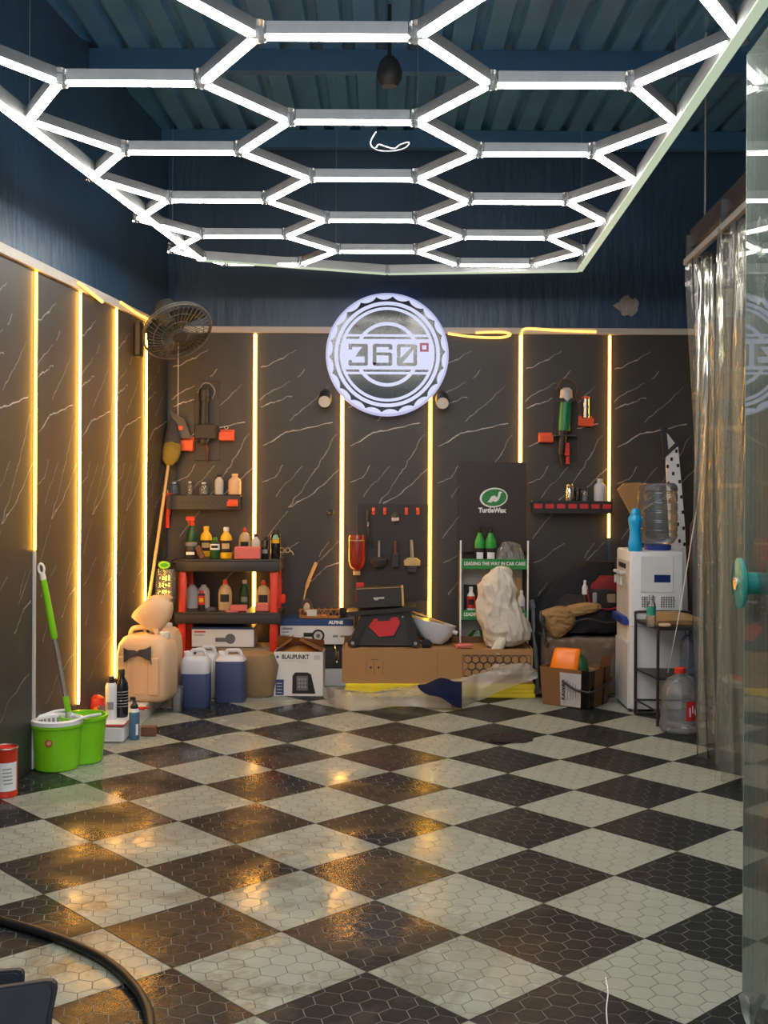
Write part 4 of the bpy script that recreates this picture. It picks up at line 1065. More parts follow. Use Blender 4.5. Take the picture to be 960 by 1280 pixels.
bottle('wax_bottle', 'champagne bottle with red cap, left one on middle tray', 273, 290, 725, fy + .05, zm, 'squeeze', M['gold'], M['red'], None, M['print'], flat=.6, labr=(.1, .66))
bottle('polish_bottle', 'slim dark green bottle with white cap on middle tray', 299.5, 312, 726, by, zm, 'round', M['darkgreen'], M['white'], None, M['greyprint'], flat=.8)
bottle('wax_bottle', 'champagne bottle with red cap, right one on middle tray', 320.5, 338, 726, fy + .05, zm, 'squeeze', M['gold'], M['red'], None, M['print'], flat=.6, labr=(.1, .66))
for px0, px1, pyt, lab, a in ((288, 309, 757, 'pink sponge block leaning between bottles on middle tray', .03), (282, 298, 765, 'flat pink sponge lying lowest on the middle tray', -.02), (319, 336, 755, 'pink sponge in front of right champagne bottle on middle tray', .05)):
    Y = fy - .005 - (.03 if pyt == 765 else 0); t = thing('foam_block', lab, 'foam block', at((px0 + px1) / 2, 781, Y, zm), a)
    MB().box((0, 0, (zat(pyt, Y) - zm) / 2), ((px1 - px0) * Y / F, .05 if pyt != 765 else .04, zat(pyt, Y) - zm), bev=.004).build('foam', M['pink'], t)
# lower: white speaker box on brown bundle
lz = .165
t = thing('brown_bundle', 'brown folded cover in clear wrap on lowest cart tray', 'bundle', at(300, 860, cy_ - .03, .125), 0)
MB().loft([(0, 0, 0, .25, .13), (.03, 0, 0, .27, .145), (.10, 0, 0, .275, .15), (.15, 0, 0, .26, .14)], 36, 3.5, amp=.012, fr=14).build('cover', M['brownfabric'], t)
zb = zat(810, cy_ - .15)
t = thing('speaker_carton', 'white carton with blue top and speaker print on lower cart tray', 'carton', at(281.5, 810, cy_ - .02, zb))
w, h = 78 * (cy_ - .17) / F, zat(787, cy_ - .15) - zb
MB().box((0, 0, h / 2), (w, .24, h), bev=.002).build('carton', M['boxwhite'], t)
MB().box((0, 0, h + .001), (w + .002, .242, .012)).build('blue_top', M['blue'], t)
b = MB(); b.lathe([(0, 0), (.034, 0), (.034, .0012), (0, .0012)], 24, M=T(w * .12, -.1205, h * .45) @ Rx(PI / 2)); decal(b, -w * .12, w * .05, h * .28, h * .5, -.121); b.build('speaker_print', M['speakergrey'], t)
b = MB(); decal(b, -w * .46, -w * .28, h * .78, h * .86, -.121); b.build('printed_lines', M['redlab'], t)
b = MB(); decal(b, -w * .46, -w * .30, h * .62, h * .66, -.121); b.build('printed_lines', M['greyprint'], t)
# support pads under carton
b = thing('brown_bundle', 'rolled brown packing paper lying under the white speaker carton', 'bundle', at(320, 864, 7.54, 0))
MB().loft([(0, 0, 0, .10, .085), (.03, 0, 0, .115, .10), (.20, .01, 0, .125, .11), (.27, .01, 0, .10, .09), (.283, .01, 0, .06, .05)], 30, 2.6, amp=.014, fr=18, seed=4).build('paper_roll', M['brownpaper'], b)
# blue canisters
def canister(label, px, pyb, Y, px0, px1, pyt, liq, white=False):
    w2 = (px1 - px0) * Y / F / 2; h = zat(pyt, Y)
    o = thing('canister', label, 'canister', at((px0 + px1) / 2, pyb, Y + .07, 0), 0)
    d2 = .075
    sec = lambda z0, z1, col, nm, g=1.0: MB().loft([(z0, 0, 0, w2 * .94 * g, d2 * .94 * g), (z0 + .01, 0, 0, w2 * g, d2 * g), (z1 - .004, 0, 0, w2 * g, d2 * g), (z1, 0, 0, w2 * .99 * g, d2 * .99 * g)], 32, 5).build(nm, col, o, 50)
    if not white:
        sec(0, h * liq, M['bluedetergent'], 'liquid_body')
        MB().loft([(h * liq, 0, 0, w2 * 1.0, d2), (h * .80, 0, 0, w2, d2), (h * .88, 0, 0, w2 * .8, d2 * .8), (h * .90, .0, 0, w2 * .5, d2 * .5)], 32, 5).build('shoulder', M['palewhite'], o, 50)
    else:
        MB().loft([(0, 0, 0, w2 * .94, d2 * .94), (.01, 0, 0, w2, d2), (h * .80, 0, 0, w2, d2), (h * .88, 0, 0, w2 * .8, d2 * .8), (h * .90, 0, 0, w2 * .5, d2 * .5)], 32, 5).build('body', M['palewhite'], o, 50)
    MB().tube(smoothpath([(-w2 * .35, 0, h * .86), (-w2 * .25, 0, h * .975), (w2 * .1, 0, h * .985), (w2 * .55, 0, h * .975), (w2 * .75, 0, h * .84)], 5), .013, 8).build('handle', M['palewhite'], o)
    MB().lathe([(.02, h * .86), (.022, h * .87), (.022, h * .96), (.018, h * .97), (0, h * .97)], 16, c=(-w2 * .62, 0, 0)).build('cap', M['white'], o)
    return o
canister('blue detergent canister, nearest, its top third empty', 245, 884, 7.10, 227, 263, 815, .60)
canister('blue detergent canister filled higher, right of the nearest one', 288, 877, 7.28, 269.5, 307.5, 815, .80)
canister('white canister standing behind the two blue detergent canisters', 262, 872, 7.42, 243, 273, 811, .8, True)
t = thing('pink_tube', 'pink foam tube lying on the floor right of the blue canisters', 'tube', at(320, 868, 7.54, .022))
MB().cyl((-.10, .06, 0), (.115, -.02, 0), .021, n=14).build('tube', M['pink'], t)

# ------------------------------------------------------------------ cartons in the middle
by0 = 7.52
t = thing('monitor_carton', 'white carton with screen print and open brown flaps on floor', 'carton', at(374.5, 870, by0 + .085, 0), -.03)
w, h = .313, .285
b = MB()
for x, y, sx, sy in ((0, -.085, w, .004), (0, .085, w, .004), (-w / 2, 0, .004, .17), (w / 2, 0, .004, .17)): b.box((x, y, h / 2), (sx, sy, h))
b.box((0, 0, .003), (w, .17, .005)); b.build('carton', M['boxwhite'], t, 0)
for q_, sh_ in (((-w / 2, -.085, h), lambda u, v: Vector((-w / 2 + v * .11, -.085 + .17 * u, h + .07 * v + .02 * v * u))), ((0, 0, 0), lambda u, v: Vector((-w / 2 + w * u, .085 - .05 * v, h + .09 * v - .03 * u * v))), ((0, 0, 0), lambda u, v: Vector((w / 2 - v * .15, -.085 + .17 * u, h + .075 * v)))):
    b = MB(); b.grid(4, 4, sh_, .003); b.build('flap', M['card'], t)
MB().grid(10, 8, lambda u, v: Vector((-w / 2 + .02 + (w - .03) * u, -.075 + .15 * v, h - .01 + .035 * math.sin(u * PI) * math.sin(v * PI) + .012 * noise.noise(Vector((u * 6, v * 6, 2)))))).build('packing_paper', M['amber'], t)
text('BLAUPUNKT', .040, M['print'], t, (-.02, -.0875, h - .034), sx=.78, bold=.0012)
b = MB(); b.lathe([(0, 0), (.008, 0), (.008, .001), (0, .001)], 14, M=T(-.135, -.0875, h - .034) @ Rx(PI / 2)); b.build('blue_mark', M['blue'], t, 0); b = MB(); decal(b, -.147, -.094, .004, .105, -.0875); b.build('blue_panel', M['blue'], t, 0)
b = MB(); b.prism([(-.04, .015), (.112, .015), (.082, .14), (.06, .152), (-.02, .152), (-.038, .13)], -.0885, -.087); b.build('screen_print', M['print'], t, 0)
b = MB(); decal(b, -.012, .062, .035, .130, -.08942); b.build('screen_print', M['speakergrey'], t, 0)
b = MB(); decal(b, -.11, .06, h - .062, h - .058, -.0875); decal(b, -.0, .055, h - .072, h - .068, -.0875); decal(b, .10, .142, h - .05, h - .02, -.0875)
for k in range(4): decal(b, -.14, -.105, .018 + .02 * k, .023 + .02 * k, -.0885)
b.build('printed_lines', M['lightgrey'], t, 0)
b = MB()
for i in range(3):
    for j in range(3): decal(b, -.002 + .02 * i, .012 + .02 * i, .052 + .024 * j, .066 + .024 * j, -.0900)
b.build('screen_print', M['grey'], t, 0)
t = simple_box('white_carton', 'low white carton on the floor behind the monitor carton', 'carton', at(414, 858, 7.98, 0), (.22, .2, .115), M['boxwhite'])
t = simple_box('black_case', 'dark case standing on the low white carton', 'case', at(408, 838, 7.98, .117), (.27, .2, .165), M['dark'], bev=.01, kind='case')
MB().tube(smoothpath([(.06, -.10, .165), (.07, -.12, .12), (.06, -.115, .06), (.08, -.11, .05), (.09, -.105, .12)], 4), .009, 8).build('chrome_handle', M['chrome'], t)
ax_, az_ = 7.93, .286
t = thing('speaker_carton', 'white carton with navy top band and speaker print beside cart', 'carton', at(397, 805, ax_ + .03, az_))
w, h = 92 * (ax_ - .1) / F, zat(775, ax_ - .1) - az_
MB().box((0, 0, h / 2), (w, .22, h), bev=.002).build('carton', M['boxwhite'], t)
b = MB(); decal(b, -w / 2, w / 2, h * .74, h, -.111); b.build('blue_band', M['blue'], t, 0)
MB().box((0, 0, h + .001), (w, .22, .003)).build('blue_top', M['blue'], t, 0)
text('ALPINE', .030, M['whiteprint'], t, (w * .26, -.1128, h * .875), bold=.0015)
b = MB(); b.lathe([(0, 0), (.043, 0), (.043, .0012), (0, .0012)], 28, M=T(w * .02, -.111, h * .34) @ Rx(PI / 2)); decal(b, -w * .18, -w * .05, h * .3, h * .46, -.111); b.build('speaker_print', M['print'], t, 0)
b = MB(); b.lathe([(0, 0), (.03, 0), (.03, .0012), (0, .0012)], 28, M=T(w * .02, -.112, h * .34) @ Rx(PI / 2)); b.build('speaker_print', M['lightgrey'], t, 0)
b = MB(); b.lathe([(0, 0), (.014, 0), (.014, .0012), (0, .0012)], 20, M=T(w * .02, -.113, h * .34) @ Rx(PI / 2)); b.build('speaker_print', M['speakergrey'], t, 0)
b = MB(); decal(b, -w * .47, -w * .33, h * .58, h * .66, -.111); decal(b, -w * .47, -w * .38, h * .46, h * .50, -.111); decal(b, -w * .47, -w * .36, h * .34, h * .37, -.111); decal(b, w * .22, w * .29, h * .28, h * .36, -.111); decal(b, w * .32, w * .40, h * .28, h * .36, -.111); b.build('printed_lines', M['greyprint'], t, 0)
# amber net tray on the carton
zt = az_ + h + .004
t = thing('amber_tray', 'amber net covered tray with a white label on the navy topped carton', 'tray', at(400, 772, 7.93, zt))
b = MB(); b.box((0, 0, .006), (.27, .16, .012), bev=.004)
for i in range(13): b.box((-.13 + i * .0217, -.078, .035), (.004, .004, .05), Ry(.5 if i % 2 else -.5))
for z in (.012, .062): b.box((0, -.078, z), (.27, .006, .006))
for i in range(13): b.box((-.13 + i * .0217, .078, .035), (.004, .004, .05), Ry(.5 if i % 2 else -.5))
b.box((-.132, 0, .035), (.006, .16, .055)); b.box((.132, 0, .035), (.006, .16, .055)); b.build('net_tray', M['amber'], t)
MB().box((-.05, -.083, .04), (.065, .003, .042)).build('label', M['offwhite'], t)
# scrubbing brush stuff leaning on wall
t = thing('scrub_brush', 'wooden handled brush with grey wheel leaning beside the tool cart', 'brush', at(379, 757, 7.99, zt + .0))
MB().tube(smoothpath([(-.0, 0, .06), (.01, .01, .15), (.035, .03, .24), (.085, .05, .365)], 5), [.006] * 8 + [.012] * 8, 8).build('handle', M['wood'], t)
MB().torus(.045, .014, T(.02, 0, .06) @ Rz(.9) @ Rx(PI / 2), 24, 10).build('wheel', M['bluegrey'], t)
MB().lathe([(0, -.006), (.033, -.006), (.033, .006), (0, .006)], 20, M=T(.02, 0, .06) @ Rz(.9) @ Rx(PI / 2)).build('disc', M['lightgrey'], t)
t = thing('black_cloth', 'black cloth bundle lying between brush and net tray', 'cloth', at(424, 760, 7.97, zt - .0))
MB().loft([(0, 0, 0, .06, .04), (.03, 0, 0, .065, .045), (.06, 0, 0, .03, .02)], 20, 2, amp=.008, fr=25).build('cloth', M['blackfabric'], t)

# long carton on yellow foam boards
xc = at(551, 0, 7.5, 0).x
for k, lab in enumerate(('lowest yellow foam board under the long cardboard box', 'middle yellow foam board under the long cardboard box', 'top yellow foam board under the long cardboard box')):
    t = thing('foam_board', lab, 'foam board', (at(554, 0, 7.5, 0).x + (.004, -.003, .002)[k], 7.66, .001 + .0292 * k), group='yellow foam boards under the long box')
    MB().box((0, 0, .0143), (1.22, .36, .028), bev=.002).build('board', M['foam'], t)
lbx = thing('long_carton', 'long brown open cardboard box lying on yellow foam boards', 'carton', (xc, 7.67, .090))
w, dd, h = 1.225, .34, .222
b = MB()
for x, y, sx, sy in ((0, -dd / 2, w, .006), (0, dd / 2, w, .006), (-w / 2, 0, .006, dd), (w / 2, 0, .006, dd)): b.box((x, y, h / 2), (sx, sy, h))
b.box((0, 0, .004), (w, dd, .006)); b.box((0, 0, h - .012), (w - .012, dd - .012, .006)); b.build('carton', M['card'], lbx, 0)
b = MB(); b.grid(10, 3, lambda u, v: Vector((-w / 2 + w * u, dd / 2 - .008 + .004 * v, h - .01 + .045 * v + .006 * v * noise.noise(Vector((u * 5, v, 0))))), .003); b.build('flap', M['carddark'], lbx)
b = MB(); b.box((0, -dd / 2 - .004, h / 2), (.004, .002, h)); b.build('seam', M['carddark'], lbx, 0)
b = MB()                                                       # printed hexagon grid
bx0, bz0, bw, bh = .16, .045, .44, .135
for z in (bz0, bz0 + bh): decal(b, bx0, bx0 + bw, z, z + .003, -dd / 2 - .004)
for x in (bx0, bx0 + bw): decal(b, x, x + .003, bz0, bz0 + bh, -dd / 2 - .004)
def hexring(b, x, z, r):
    pt = lambda q, i: (x + q * math.cos(PI / 2 + i * PI / 3), z + q * math.sin(PI / 2 + i * PI / 3))
    for i in range(6): b.prism([pt(r, i), pt(r, i + 1), pt(r * .84, i + 1), pt(r * .84, i)], -dd / 2 - .0046, -dd / 2 - .003)
for j in range(3):
    for i in range(8): hexring(b, bx0 + .035 + i * .051 + (.0255 if j % 2 else 0), bz0 + .024 + j * .0435, .029)
b.build('printed_grid', M['print'], lbx, 0)
b = MB()
for x in (-.43, -.38): decal(b, x - .03, x - .028, .06, .14, -dd / 2 - .004); b.prism([(x, .09), (x + .008, .10), (x, .11), (x - .008, .10)], -dd / 2 - .0046, -dd / 2 - .003)
decal(b, -.352, -.350, .06, .14, -dd / 2 - .004); decal(b, -.43, -.38, .150, .153, -dd / 2 - .004); b.build('printed_marks', M['print'], lbx, 0)
LZ = .090 + h + .001
# creeper / tool box with red badge
Yc = 7.63; s = Yc / F
cr = thing('tool_case', 'black wheeled tool case with red front badge on the long cardboard box', 'tool case', at(481, 812, Yc, LZ + .002))
X_ = lambda px: (px - 481) * s
Z_ = lambda py: (812 - py) * s
b = MB(); b.prism([(X_(437), 0), (X_(522), 0), (X_(512), Z_(772)), (X_(507), Z_(764)), (X_(458), Z_(769)), (X_(450), Z_(776))], -.02, .16); b.build('body', M['dark'], cr)
b = MB()
b.prism([(X_(435), .002), (X_(446), .002), (X_(461), Z_(775)), (X_(452), Z_(775))], -.04, .17); b.build('side_rail', M['black'], cr); b = MB(); b.prism([(X_(513), .002), (X_(525), .002), (X_(513), Z_(770)), (X_(505), Z_(770))], -.04, .17); b.build('side_rail', M['black'], cr)
b = MB(); b.prism([(X_(433), Z_(775)), (X_(520), Z_(768)), (X_(520), Z_(763)), (X_(433), Z_(770))], -.05, .18); b.build('lid', M['black'], cr)
b = MB(); b.prism([(X_(461), Z_(788)), (X_(468), Z_(778)), (X_(471), Z_(778)), (X_(473), Z_(782)), (X_(487), Z_(781)), (X_(489), Z_(777)), (X_(496), Z_(776)), (X_(500), Z_(783)), (X_(492), Z_(799)), (X_(474), Z_(801))], -.03, -.019); b.build('badge', M['redlab'], cr, 0)
for x in (441, 519): MB().cyl((X_(x), -.06, Z_(808)), (X_(x), -.03, Z_(808)), .030, n=20).build('wheel', M['black'], cr)
for x in (441, 519): MB().cyl((X_(x), -.063, Z_(808)), (X_(x), -.058, Z_(808)), .011, n=12).build('hub', M['alu'], cr)
MB().cyl((X_(533), -.05, Z_(814) + .022), (X_(533), .0, Z_(814) + .022), .034, n=20).build('wheel', M['blackgloss'], cr)
MB().cyl((X_(522), -.02, Z_(806)), (X_(533), -.02, Z_(808)), .012, n=8).build('axle', M['black'], cr)
b = MB(); b.cyl((X_(458), -.022, Z_(779)), (X_(458), -.026, Z_(779)), .006, n=10); b.cyl((X_(503), -.022, Z_(776)), (X_(503), -.026, Z_(776)), .006, n=10); b.build('screws', M['alu'], cr)
cz = LZ + .002 + Z_(766)
t = thing('dark_carton', 'flat black carton with orange end on top of the tool case', 'carton', at(475, 766, Yc + .06, cz + .008), 0, rot=(0, -.05, 0))
MB().box((0, 0, .063), (.30, .14, .126), bev=.002).build('carton', M['charcoal'], t)
MB().box((.152, 0, .063), (.014, .142, .128), bev=.001).build('orange_end', M['wood'], t)
b = MB(); decal(b, -.04, .03, .055, .066, -.0715); decal(b, -.035, -.01, .048, .055, -.0715); b.build('printed_mark', M['lightgrey'], t, 0)
b = MB(); b.box((-.0, -.071, .126), (.3, .002, .003)); b.build('edge_line', M['gold'], t, 0)
t = simple_box('small_carton', 'small red and blue carton behind the flat black carton', 'carton', at(450, 745, Yc + .17, cz + .02), (.052, .04, .13), M['redlab'], kind='carton')
b = MB(); decal(b, -.02, .02, .055, .085, -.021); b.build('printed_mark', M['royal'], t, 0)
# white mud pan / funnel
t = thing('white_funnel', 'crumpled white plastic scoop lying behind the tool case', 'scoop', at(541, 812, 7.72, LZ + .003))
MB().loft([(0, 0, 0, .05, .04), (.03, 0, 0, .09, .06), (.09, -.02, 0, .14, .075), (.135, -.045, 0, .17, .08)], 30, 2.3, amp=.009, fr=12, M=T(.0, 0, .01) @ Ry(.22)).build('scoop', M['palewhite'], t)
MB().box((-.045, -.0, .176), (.26, .05, .006), Ry(.34)).build('wood_lath', M['wood'], t)
MB().tube([(.06, -.02, .11), (.16, -.03, .07)], .014, 8).build('handle', M['palewhite'], t)
t = thing('black_lump', 'small black bag behind the tool case near display stand', 'bag', at(553, 812, 7.76, LZ + .003))
MB().loft([(0, .0, 0, .06, .04), (.03, 0, 0, .07, .045), (.05, 0, 0, .03, .02)], 20, 2.2, amp=.008, fr=20).build('bag', M['blackfabric'], t)
t = thing('pink_sponge', 'flat pink sponge on the edge of the long cardboard box', 'sponge', at(581, 820, 7.56, LZ + .003), .1)
MB().loft([(0, 0, 0, .055, .03), (.012, 0, 0, .058, .032), (.02, 0, 0, .045, .025)], 20, 3, amp=.003, fr=30).build('sponge', M['pink'], t)

# ------------------------------------------------------------------ display stand
Yf, Yb_ = 7.84, 8.04
ds = thing('display_stand', 'tall display stand with black header and green shelf edges', 'display stand', at(616, 855, Yf, 0))
s = Yf / F
X_ = lambda px: (px - 616) * s
Zp = lambda py: zat(py, Yf)
a, c = P(574, 690, Yb_), P(658, 578, Yb_); x0 = ds.location.x
MB().box(((a.x + c.x) / 2 - x0, Yb_ - Yf, (a.z + c.z) / 2), (c.x - a.x, .012, c.z - a.z), bev=.001).build('header', mat('header_card', (.030, .022, .019), .45), ds)
cx_ = P(617, 622, Yb_)
hp = Vector((cx_.x - x0, Yb_ - Yf - .0075, cx_.z))
sb = Yb_ / F
MB().lathe([(0, 0), (17.5 * sb, 0), (17.5 * sb, .001), (0, .001)], 40, sx=1, sy=.70, M=T(hp) @ Ry(-.12) @ Rx(PI / 2)).build('emblem', M['whiteprint'], ds, 0)
MB().lathe([(0, 0), (15.6 * sb, 0), (15.6 * sb, .001), (0, .001)], 40, sx=1, sy=.68, M=T(hp + Vector((.003, -.001, 0))) @ Ry(-.12) @ Rx(PI / 2)).build('emblem', M['shelfgreen'], ds, 0)
tur = [(-9.5, -7), (-6, -3), (-3, 2), (2, 3), (4, 0), (6, 3), (6.5, 7), (9, 9), (12, 7), (9.5, 6), (9, 2), (7, -3), (3, -6), (-1, -5), (-4, -7), (-7, -6)]
MB().prism([(x * sb * .9, z * sb * .9) for x, z in tur], -.0008, .0008, M=T(hp + Vector((0, -.0026, 0)))).build('emblem', M['whiteprint'], ds, 0)
tp = P(615, 638, Yb_)
text('TurtleWax', 8.2 * sb, M['whiteprint'], ds, (tp.x - x0, Yb_ - Yf - .0085, tp.z), bold=.0022, sx=.92)
for i, (py0, py1) in enumerate(((698, 711), (762, 774))):
    MB().box((0, .09, Zp(py1) + .006), (X_(657) - X_(577), .18, .010)).build('shelf', M['offwhite'], ds, 0)
    MB().box((X_(617.5), -.002, (Zp(py0) + Zp(py1)) / 2), (X_(660) - X_(576), .008, Zp(py0) - Zp(py1)), bev=.001).build('shelf_edge', M['shelfgreen'], ds)
    text('LEADING THE WAY IN CAR CARE', 6.0 * s, M['whiteprint'], ds, (X_(617.5), -.0075, (Zp(py0) + Zp(py1)) / 2 + .003), sx=.84, bold=.0008)
MB().box((0, .09, .02), (X_(657) - X_(577), .18, .04)).build('plinth', M['dark'], ds, 0)
MB().box((0, .182, Zp(711) / 2), (X_(657) - X_(577), .008, Zp(711) - .004)).build('back_panel', M['offwhite'], ds, 0)
for px in (575, 659):
    MB().box((X_(px), .09, Zp(690) / 2), (.008, .19, Zp(690)), bev=.001).build('side_panel', M['charcoal'], ds)
    MB().box((X_(px), -.006, Zp(675) / 2), (.011, .006, Zp(675))).build('white_edge', M['whiteprint'], ds, 0)
z1 = Zp(711) + .012; z2 = Zp(774) + .012
for px0, px1, lab in ((593.5, 606, 'green and black spray bottle, left one on the display stand'), (606.5, 620.5, 'green and black spray bottle, right one on the display stand')):
    t = bottle('spray_bottle', lab, px0, px1, 652, Yf + .07, z1, 'spray', M['capgreen'], M['black'], M['print'], M['whiteprint'], flat=.75, labr=(.05, .42))
    MB().lathe([(.020, .15), (.026, .17), (.020, .19)], 14, sy=.75, cap=False).build('green_band', M['capgreen'], t)
t = thing('clear_bag', 'crumpled clear plastic bag on top shelf of the display stand', 'bag', at(638, 698, Yf + .08, z1))
MB().loft([(0, 0, 0, .085, .05), (.03, 0, 0, .092, .055), (.10, -.01, 0, .085, .045), (.15, -.02, 0, .06, .03), (.17, -.03, 0, .02, .01)], 48, 2.4, amp=.030, fr=15, seed=2).build('bag', M['bag'], t)
t = thing('straw_bundle', 'small straw coloured wrapper at right end of the display top shelf', 'wrapper', at(652, 697, Yf + .03, z1))
MB().loft([(0, 0, 0, .035, .02), (.02, 0, 0, .03, .02), (.045, .01, 0, .01, .008)], 18, 2, amp=.006, fr=30).build('wrapper', M['bamboo'], t)
bottle('polish_bottle', 'white bottle with red and black label on lower display shelf', 583.5, 594, 733, Yf + .05, z2, 'round', M['whiteprint'], M['white'], M['redlab'], M['print'], flat=.9, labr=(.3, .7))
bottle('polish_bottle', 'yellow green bottle half hidden behind sack on display shelf', 597, 611, 731, Yf + .08, z2, 'squeeze', mat('yellow_green', (.35, .38, .02), .35), M['capgreen'], M['redlab'], flat=.7)
t = simple_box('black_carton', 'narrow black carton behind the white bottle on display shelf', 'carton', at(589, 762, Yf + .14, z2), (.10, .05, .21), M['print'])
t = thing('wood_lath', 'pale wooden lath standing in the display stand', 'lath', at(648, 740, Yf + .16, z2))
MB().box((0, 0, .13), (.034, .012, .26), bev=.001).build('lath', M['wood'], t)
t = bottle('white_bottle', 'white bottle with grey label at right of the lower display shelf', 647.5, 656.5, 737, Yf + .05, z2, 'round', M['whiteprint'], M['white'], None, M['greyprint'], flat=.8)
t = thing('green_bag', 'green bag of glossy wrap at the bottom of the display stand', 'bag', at(597, 812, Yf + .09, .045))
MB().loft([(0, 0, 0, .08, .06), (.05, 0, 0, .095, .07), (.18, .0, 0, .095, .07), (.29, .01, 0, .07, .05), (.33, .01, 0, .02, .02)], 30, 2, amp=.014, fr=18).build('bag', mat('green_wrap', (.02, .09, .02), .25, var=.4), t)

# ------------------------------------------------------------------ white sack on the long box
sk = thing('woven_sack', 'crumpled white woven sack standing on right end of the long box', 'sack', at(632, 826, 7.60, LZ + .003))
s = 7.6 / F
rows = [(826, 611, 643), (818, 607, 664), (806, 603, 665), (795, 600, 661), (782, 598, 654), (770, 597, 648), (760, 599, 647), (750, 598, 646), (743, 604, 644), (735, 613, 640), (729, 620, 636), (727, 624, 632)]
secs = []
for py, a, c in rows:
    secs.append(((826 - py) * s, ((a + c) / 2 - 632) * s, .03, (c - a) / 2 * s * .96, min((c - a) / 2 * s * .62, .11)))
fine = []
for (p, q_) in zip(secs, secs[1:]):
    for k in range(7): fine.append(tuple(p[i] + (q_[i] - p[i]) * k / 7 for i in range(5)))
fine.append(secs[-1])
MB().loft(fine, 110, 2.2, amp=.017, fr=8.5, seed=1.3, zs=.42).build('sack', M['sack'], sk, 60)
b = MB(); b.loft([(0, 0, 0, .03, .02), (.03, .012, 0, .04, .022), (.07, .03, 0, .03, .02), (.10, .04, .01, .012, .01)], 24, 2, amp=.012, fr=22, M=T(-.07, -.075, -.035)); b.build('sack_tail', M['sack'], sk, 60)

# ------------------------------------------------------------------ plastic sheeting and navy cloth on floor
ps = [(404, 872, 872), (418, 884, 868), (440, 890, 867), (465, 889, 866), (490, 884, 862), (515, 884, 858), (540, 886, 855), (565, 887, 852), (585, 881, 846), (605, 874, 838), (625, 864, 831), (645, 857, 827), (662, 852, 830), (672, 848, 842)]
sh_o = thing('plastic_sheeting', 'crumpled clear plastic sheeting spread before the long cardboard box', 'plastic sheet', at(540, 884, 7.2, 0))
o0 = Vector(sh_o.location)
def lerp_ps(px):
    for a, c in zip(ps, ps[1:]):
        if a[0] <= px <= c[0]:
            k = (px - a[0]) / (c[0] - a[0]); return a[1] + (c[1] - a[1]) * k, a[2] + (c[2] - a[2]) * k
    return ps[-1][1:]
def shf(u, v):
    px = 404 + 268 * u; bot, top = lerp_ps(px)
    fl = G(px, bot)                                   # front edge on the floor
    fl.z = .004
    if fl.y > 7.36: fl = P(px, bot, 7.36)
    tp_ = at(px, top, 7.45, max(.012, zat(top, 7.45)))
    p = fl.lerp(tp_, v); 
    belly = math.sin(v * PI) 
    p.y -= belly * (.03 + .02 * math.sin(u * 17)); p.z += belly * (.045 + .02 * math.sin(u * 11 + 1))
    q = Vector((p.x * 9, p.y * 9, v * 3))
    p.z += (.022 * (noise.noise(q)) + .014 * abs(noise.noise(q * 2.6))) * min(1, 4 * v) + .002
    p.y += .014 * noise.noise(q + Vector((5, 2, 1))); p.y = min(p.y, 7.455); p.z = max(p.z, .003)
    return p - o0
MB().grid(110, 26, shf).build('sheet', M['sheet'], sh_o, 180)
nv = thing('navy_cloth', 'navy blue cloth lying on the clear plastic sheeting', 'cloth', at(550, 878, 7.25, .0))
def ncf(u, v):
    px = 522 + 55 * u; a = 858 + 26 * u ** .8; top = 855 - 6 * math.sin(u * PI * .8) - 1 * u
    py = a + (top - a) * v + (2 * math.sin(u * 9))
    Y = 7.07 + .10 * v; p = P(px, py, Y); p.z = max(p.z, .004)
    p.y -= .05 * math.sin(v * PI) * .4 + .01 * noise.noise(Vector((u * 8, v * 6, 3)))
    p.y -= .02
    return p - Vector(nv.location)
MB().grid(28, 12, ncf, .004).build('cloth', M['navy'], nv, 80)

# ------------------------------------------------------------------ dark pile right of the stand
sp_ = thing('wrapped_stack', 'stack of cartons under crumpled plastic wrap beside water dispenser', 'stack', at(722, 856, 7.72, 0))
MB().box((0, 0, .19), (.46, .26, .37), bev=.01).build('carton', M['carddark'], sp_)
def wr_(u, v):
    a = -.26 + .52 * u
    if v < .5: p = Vector((a, -.14, .36 * v * 2))
    else: p = Vector((a, -.14 + .28 * (v - .5) * 2, .375))
    return p + Vector((.01 * noise.noise(p * 11), -.018 * abs(noise.noise(p * 14)) - .004, .018 * abs(noise.noise(p * 13 + Vector((3, 3, 3)))) + .002))
MB().grid(40, 40, wr_).build('plastic_wrap', M['wrapfilm'], sp_, 180)
bz = .405
bg_ = thing('black_bag', 'large black fabric bag on the wrapped stack beside dispenser', 'bag', at(730, 790, 7.72, bz))
MB().loft([(0, 0.0, 0, .22, .11), (.04, 0.02, 0, .24, .12), (.12, .03, 0, .235, .12), (.19, .03, 0, .20, .10), (.235, .02, 0, .12, .07)], 44, 2.6, amp=.016, fr=9, seed=5).build('bag', M['blackfabric'], bg_, 60)
MB().tube(smoothpath([(-.15, -.15, .05), (-.02, -.19, .10), (.12, -.18, .075), (.22, -.14, .08)], 6), .006, 6).build('strap', M['dark'], bg_)
tn = thing('tan_trousers', 'crumpled tan trousers hanging over the black bag', 'trousers', at(700, 795, 7.60, bz - .03))
o0 = Vector(tn.location); s = 7.6 / F
def rowsloft(rows, ref, Y, dep, n=60, amp=.010, fr=20, seed=0.0, cy=0.0, yb=None):
    s = Y / F; secs = []
    for py, a, c in rows: secs.append(((yb - py) * s, ((a + c) / 2 - ref) * s, cy, max(.004, (c - a) / 2 * s), dep * min(1, .35 + (c - a) / 40)))
    fine = []
    for p, q_ in zip(secs, secs[1:]):
        for k in range(5): fine.append(tuple(p[i] + (q_[i] - p[i]) * k / 5 for i in range(5)))
    fine.append(secs[-1]); return MB().loft(fine, n, 2.2, amp, fr, seed)
